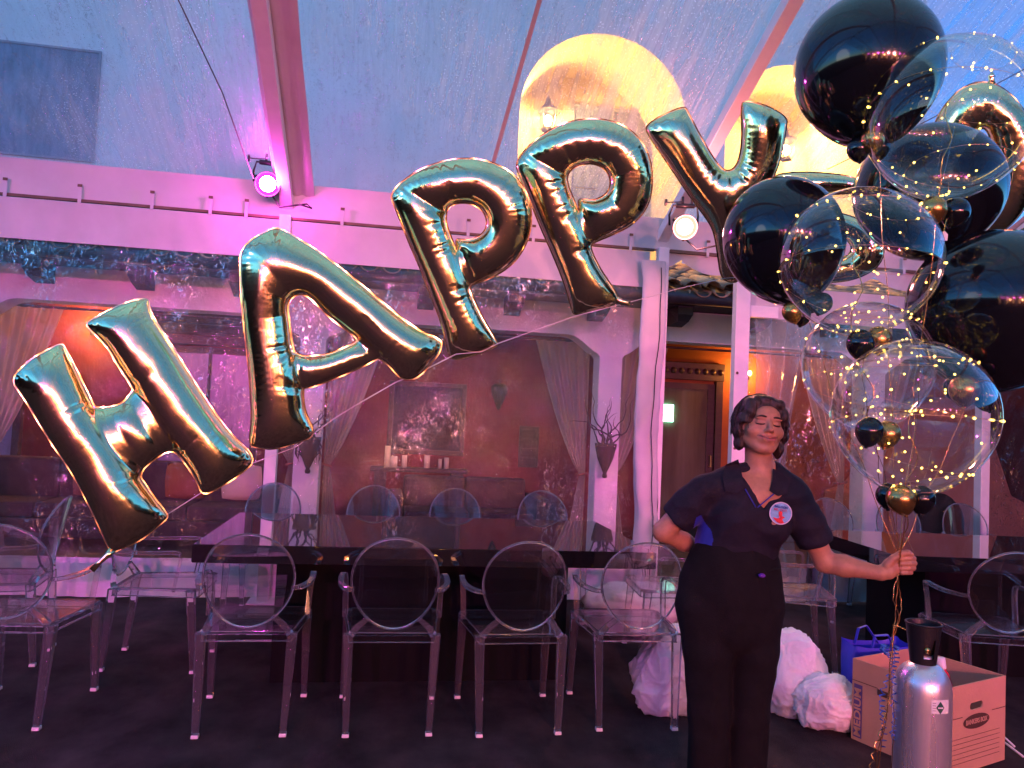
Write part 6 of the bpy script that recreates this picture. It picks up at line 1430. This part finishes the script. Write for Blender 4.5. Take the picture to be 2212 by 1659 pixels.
drape('collar', [(1594, 992), (1601, 1020), (1609, 1052), (1592, 1066), (1566, 1062), (1560, 1030), (1566, 1004)], 'shirt_navy', .008, .003)
drape('collar', [(1669, 1012), (1668, 1035), (1661, 1060), (1680, 1072), (1702, 1066), (1703, 1038), (1688, 1020)], 'shirt_navy', .008, .003)
for a, b in (((1609, 1056), (1632, 1096)), ((1674, 1064), (1636, 1096))):
    pts = [on_shirt(a[0]+(b[0]-a[0])*k/10+(0), a[1]+(b[1]-a[1])*k/10, .003) for k in range(11)]
    place('collar_piping', MB().tube(pts, .0028, 6).mesh('collar_piping', 'shirt_blue', True), so_)
# round chest patch
pc = (1684, 1109.5); pr_ = 23.5
_o = on_shirt; _a, _b, _c = _o(pc[0]-14, pc[1], 0), _o(pc[0]+6, pc[1]+13, 0), _o(pc[0]+4, pc[1]-13, 0); _n = (_b-_a).cross(_c-_a).normalized()
if _n.dot(XF) < 0: _n = -_n
_n = (_n+XF*.6).normalized(); _p = (_a+_b+_c)/3+_n*.004
def on_shirt(x, y, off=0):
    d = (PD(x, y, 3)-CAM).normalized(); q = CAM+d*((_p-CAM).dot(_n)/d.dot(_n)); return q+_n*off
bp = drape('patch', [(pc[0]+pr_*math.cos(2*PI*k/28), pc[1]+pr_*math.sin(2*PI*k/28)) for k in range(28)], 'patch_blue', .0045, .001)
rim_ = [on_shirt(pc[0]+pr_*math.cos(2*PI*k/40), pc[1]+pr_*math.sin(2*PI*k/40), .006) for k in range(41)]
place('patch_rim', MB().tube(rim_, .0022, 6).mesh('patch_rim', 'patch_rim', True), bp)
for q in ([(1680, 1106), (1683, 1104), (1687, 1106), (1688, 1111), (1686, 1116), (1690, 1116), (1694, 1119), (1692, 1121), (1688, 1120), (1687, 1123), (1692, 1131), (1687, 1133), (1676, 1129), (1669, 1121), (1666, 1117), (1672, 1119), (1678, 1121), (1682, 1118), (1679, 1113)],):
    drape('patch_figure', q, 'patch_red', .0062, .0008, bp)
pc0 = on_shirt(*pc, .0068); exx = (on_shirt(pc[0]+12, pc[1]+2, .0068)-on_shirt(pc[0]-12, pc[1]-2, .0068)); eyy = (on_shirt(pc[0]+2, pc[1]-12, .0068)-on_shirt(pc[0]-2, pc[1]+12, .0068))
exn = exx.normalized(); eyn = (eyy-exn*eyy.dot(exn)).normalized()
def ptext(nm, s_, dx, dy, fit, mat):
    me_ = text(nm, s_, .0125, mat, pc0+exn*dx+eyn*dy+XF*.0015, exn, eyn, None, bold=.0003, fit=fit); me2 = me_.data; bpy.data.objects.remove(me_); return place(nm, me2, bp)
ptext('patch_text', 'BALLOON', .001, .0245, .052, 'patch_ink'); ptext('patch_text', 'ME. OUT.', .0, .0125, .056, 'patch_pink')

on_shirt = _o
# trousers
tr_ = SDF((1.0, 2.55, -.0), (1.85, 3.20, 1.06), .005)
tr_.tcone(B(1584, 1222, -.01), .170, B(1578, 1262, -.015), .180, .72, FR, .03); tr_.tcone(B(1576, 1270, -.02), .186, B(1576, 1315, -.02), .186, .74, FR, .04)
for (xs_, dx) in ((0, 0), (1, 0)):
    if xs_ == 0: pts = [(1524, 1310, -.01), (1529, 1400, 0), (1530, 1540, -.01), (1522, 1720, -.03)]; rs = [.112, .092, .077, .074]
    else: pts = [(1628, 1310, -.02), (1628, 1400, -.01), (1618, 1540, -.03), (1606, 1720, -.05)]; rs = [.114, .090, .074, .070]
    for i in range(3): tr_.tcone(B(*pts[i]), rs[i], B(*pts[i+1]), rs[i+1], .95, FR, .02)
ii = np.argwhere(np.abs(tr_.d) < .022); PPp = tr_.lo+tr_.h*ii
dn = np.array([.0085*(1-2*abs(noise.noise(Vector((a*6, b*6, c*3.5+a*5)))))+.002*noise.noise(Vector((a*20, b*20, c*10))) for a, b, c in PPp]); tr_.d[tuple(ii.T)] -= dn.astype(np.float32)
pme = tr_.mesh('trousers', ['pants_black']); relax(pme, 2, .5); po = place('trousers', pme)
wb = [B(1586, 1218, -.01)+(XR*math.cos(a)*.169+XF*math.sin(a)*.169*.69)+XU*(-.004) for a in [2*PI*k/40 for k in range(41)]]
place('waistband', MB().tube(wb, .012, 6, flat=.5).mesh('waistband', 'pants_black', True), po)
pt_ = B(1645, 1243, .135); place('purple_cloth', MB().ball(pt_, .014, 10, 6, (1.0, 1, .6)).mesh('purple_cloth', 'purple_cloth', True), po)
for (x, y, d_) in ((1520, 1745, -.03), (1602, 1745, -.05)):
    f0 = B(x, y, d_); m = MB(); g = Vector((f0.x, f0.y, 0)); fd = Vector((XF.x, XF.y, 0)).normalized(); sd = Vector((-fd.y, fd.x, 0)); vs = []; fs = []; N = 16
    for j, (z, k_) in enumerate(((.003, 1.0), (.03, 1.02), (.055, .86), (.085, .55))):
        for i in range(N):
            a = 2*PI*i/N; c_, s_ = math.cos(a), math.sin(a); ln = .155 if c_ > 0 else .09; ln *= (1 if j < 2 else (.8 if j == 2 else .3)) if c_ > 0 else 1; vs.append(g+fd*(c_*ln*k_)+sd*(s_*.047*k_)+Vector((0, 0, z)))
    for j in range(3):
        for i in range(N): fs.append((j*N+i, j*N+(i+1) % N, (j+1)*N+(i+1) % N, (j+1)*N+i))
    fs.append(tuple(range(N-1, -1, -1))); fs.append(tuple(3*N+i for i in range(N))); m.add(vs, fs); place('shoe', m.mesh('shoe', 'shoe', True))
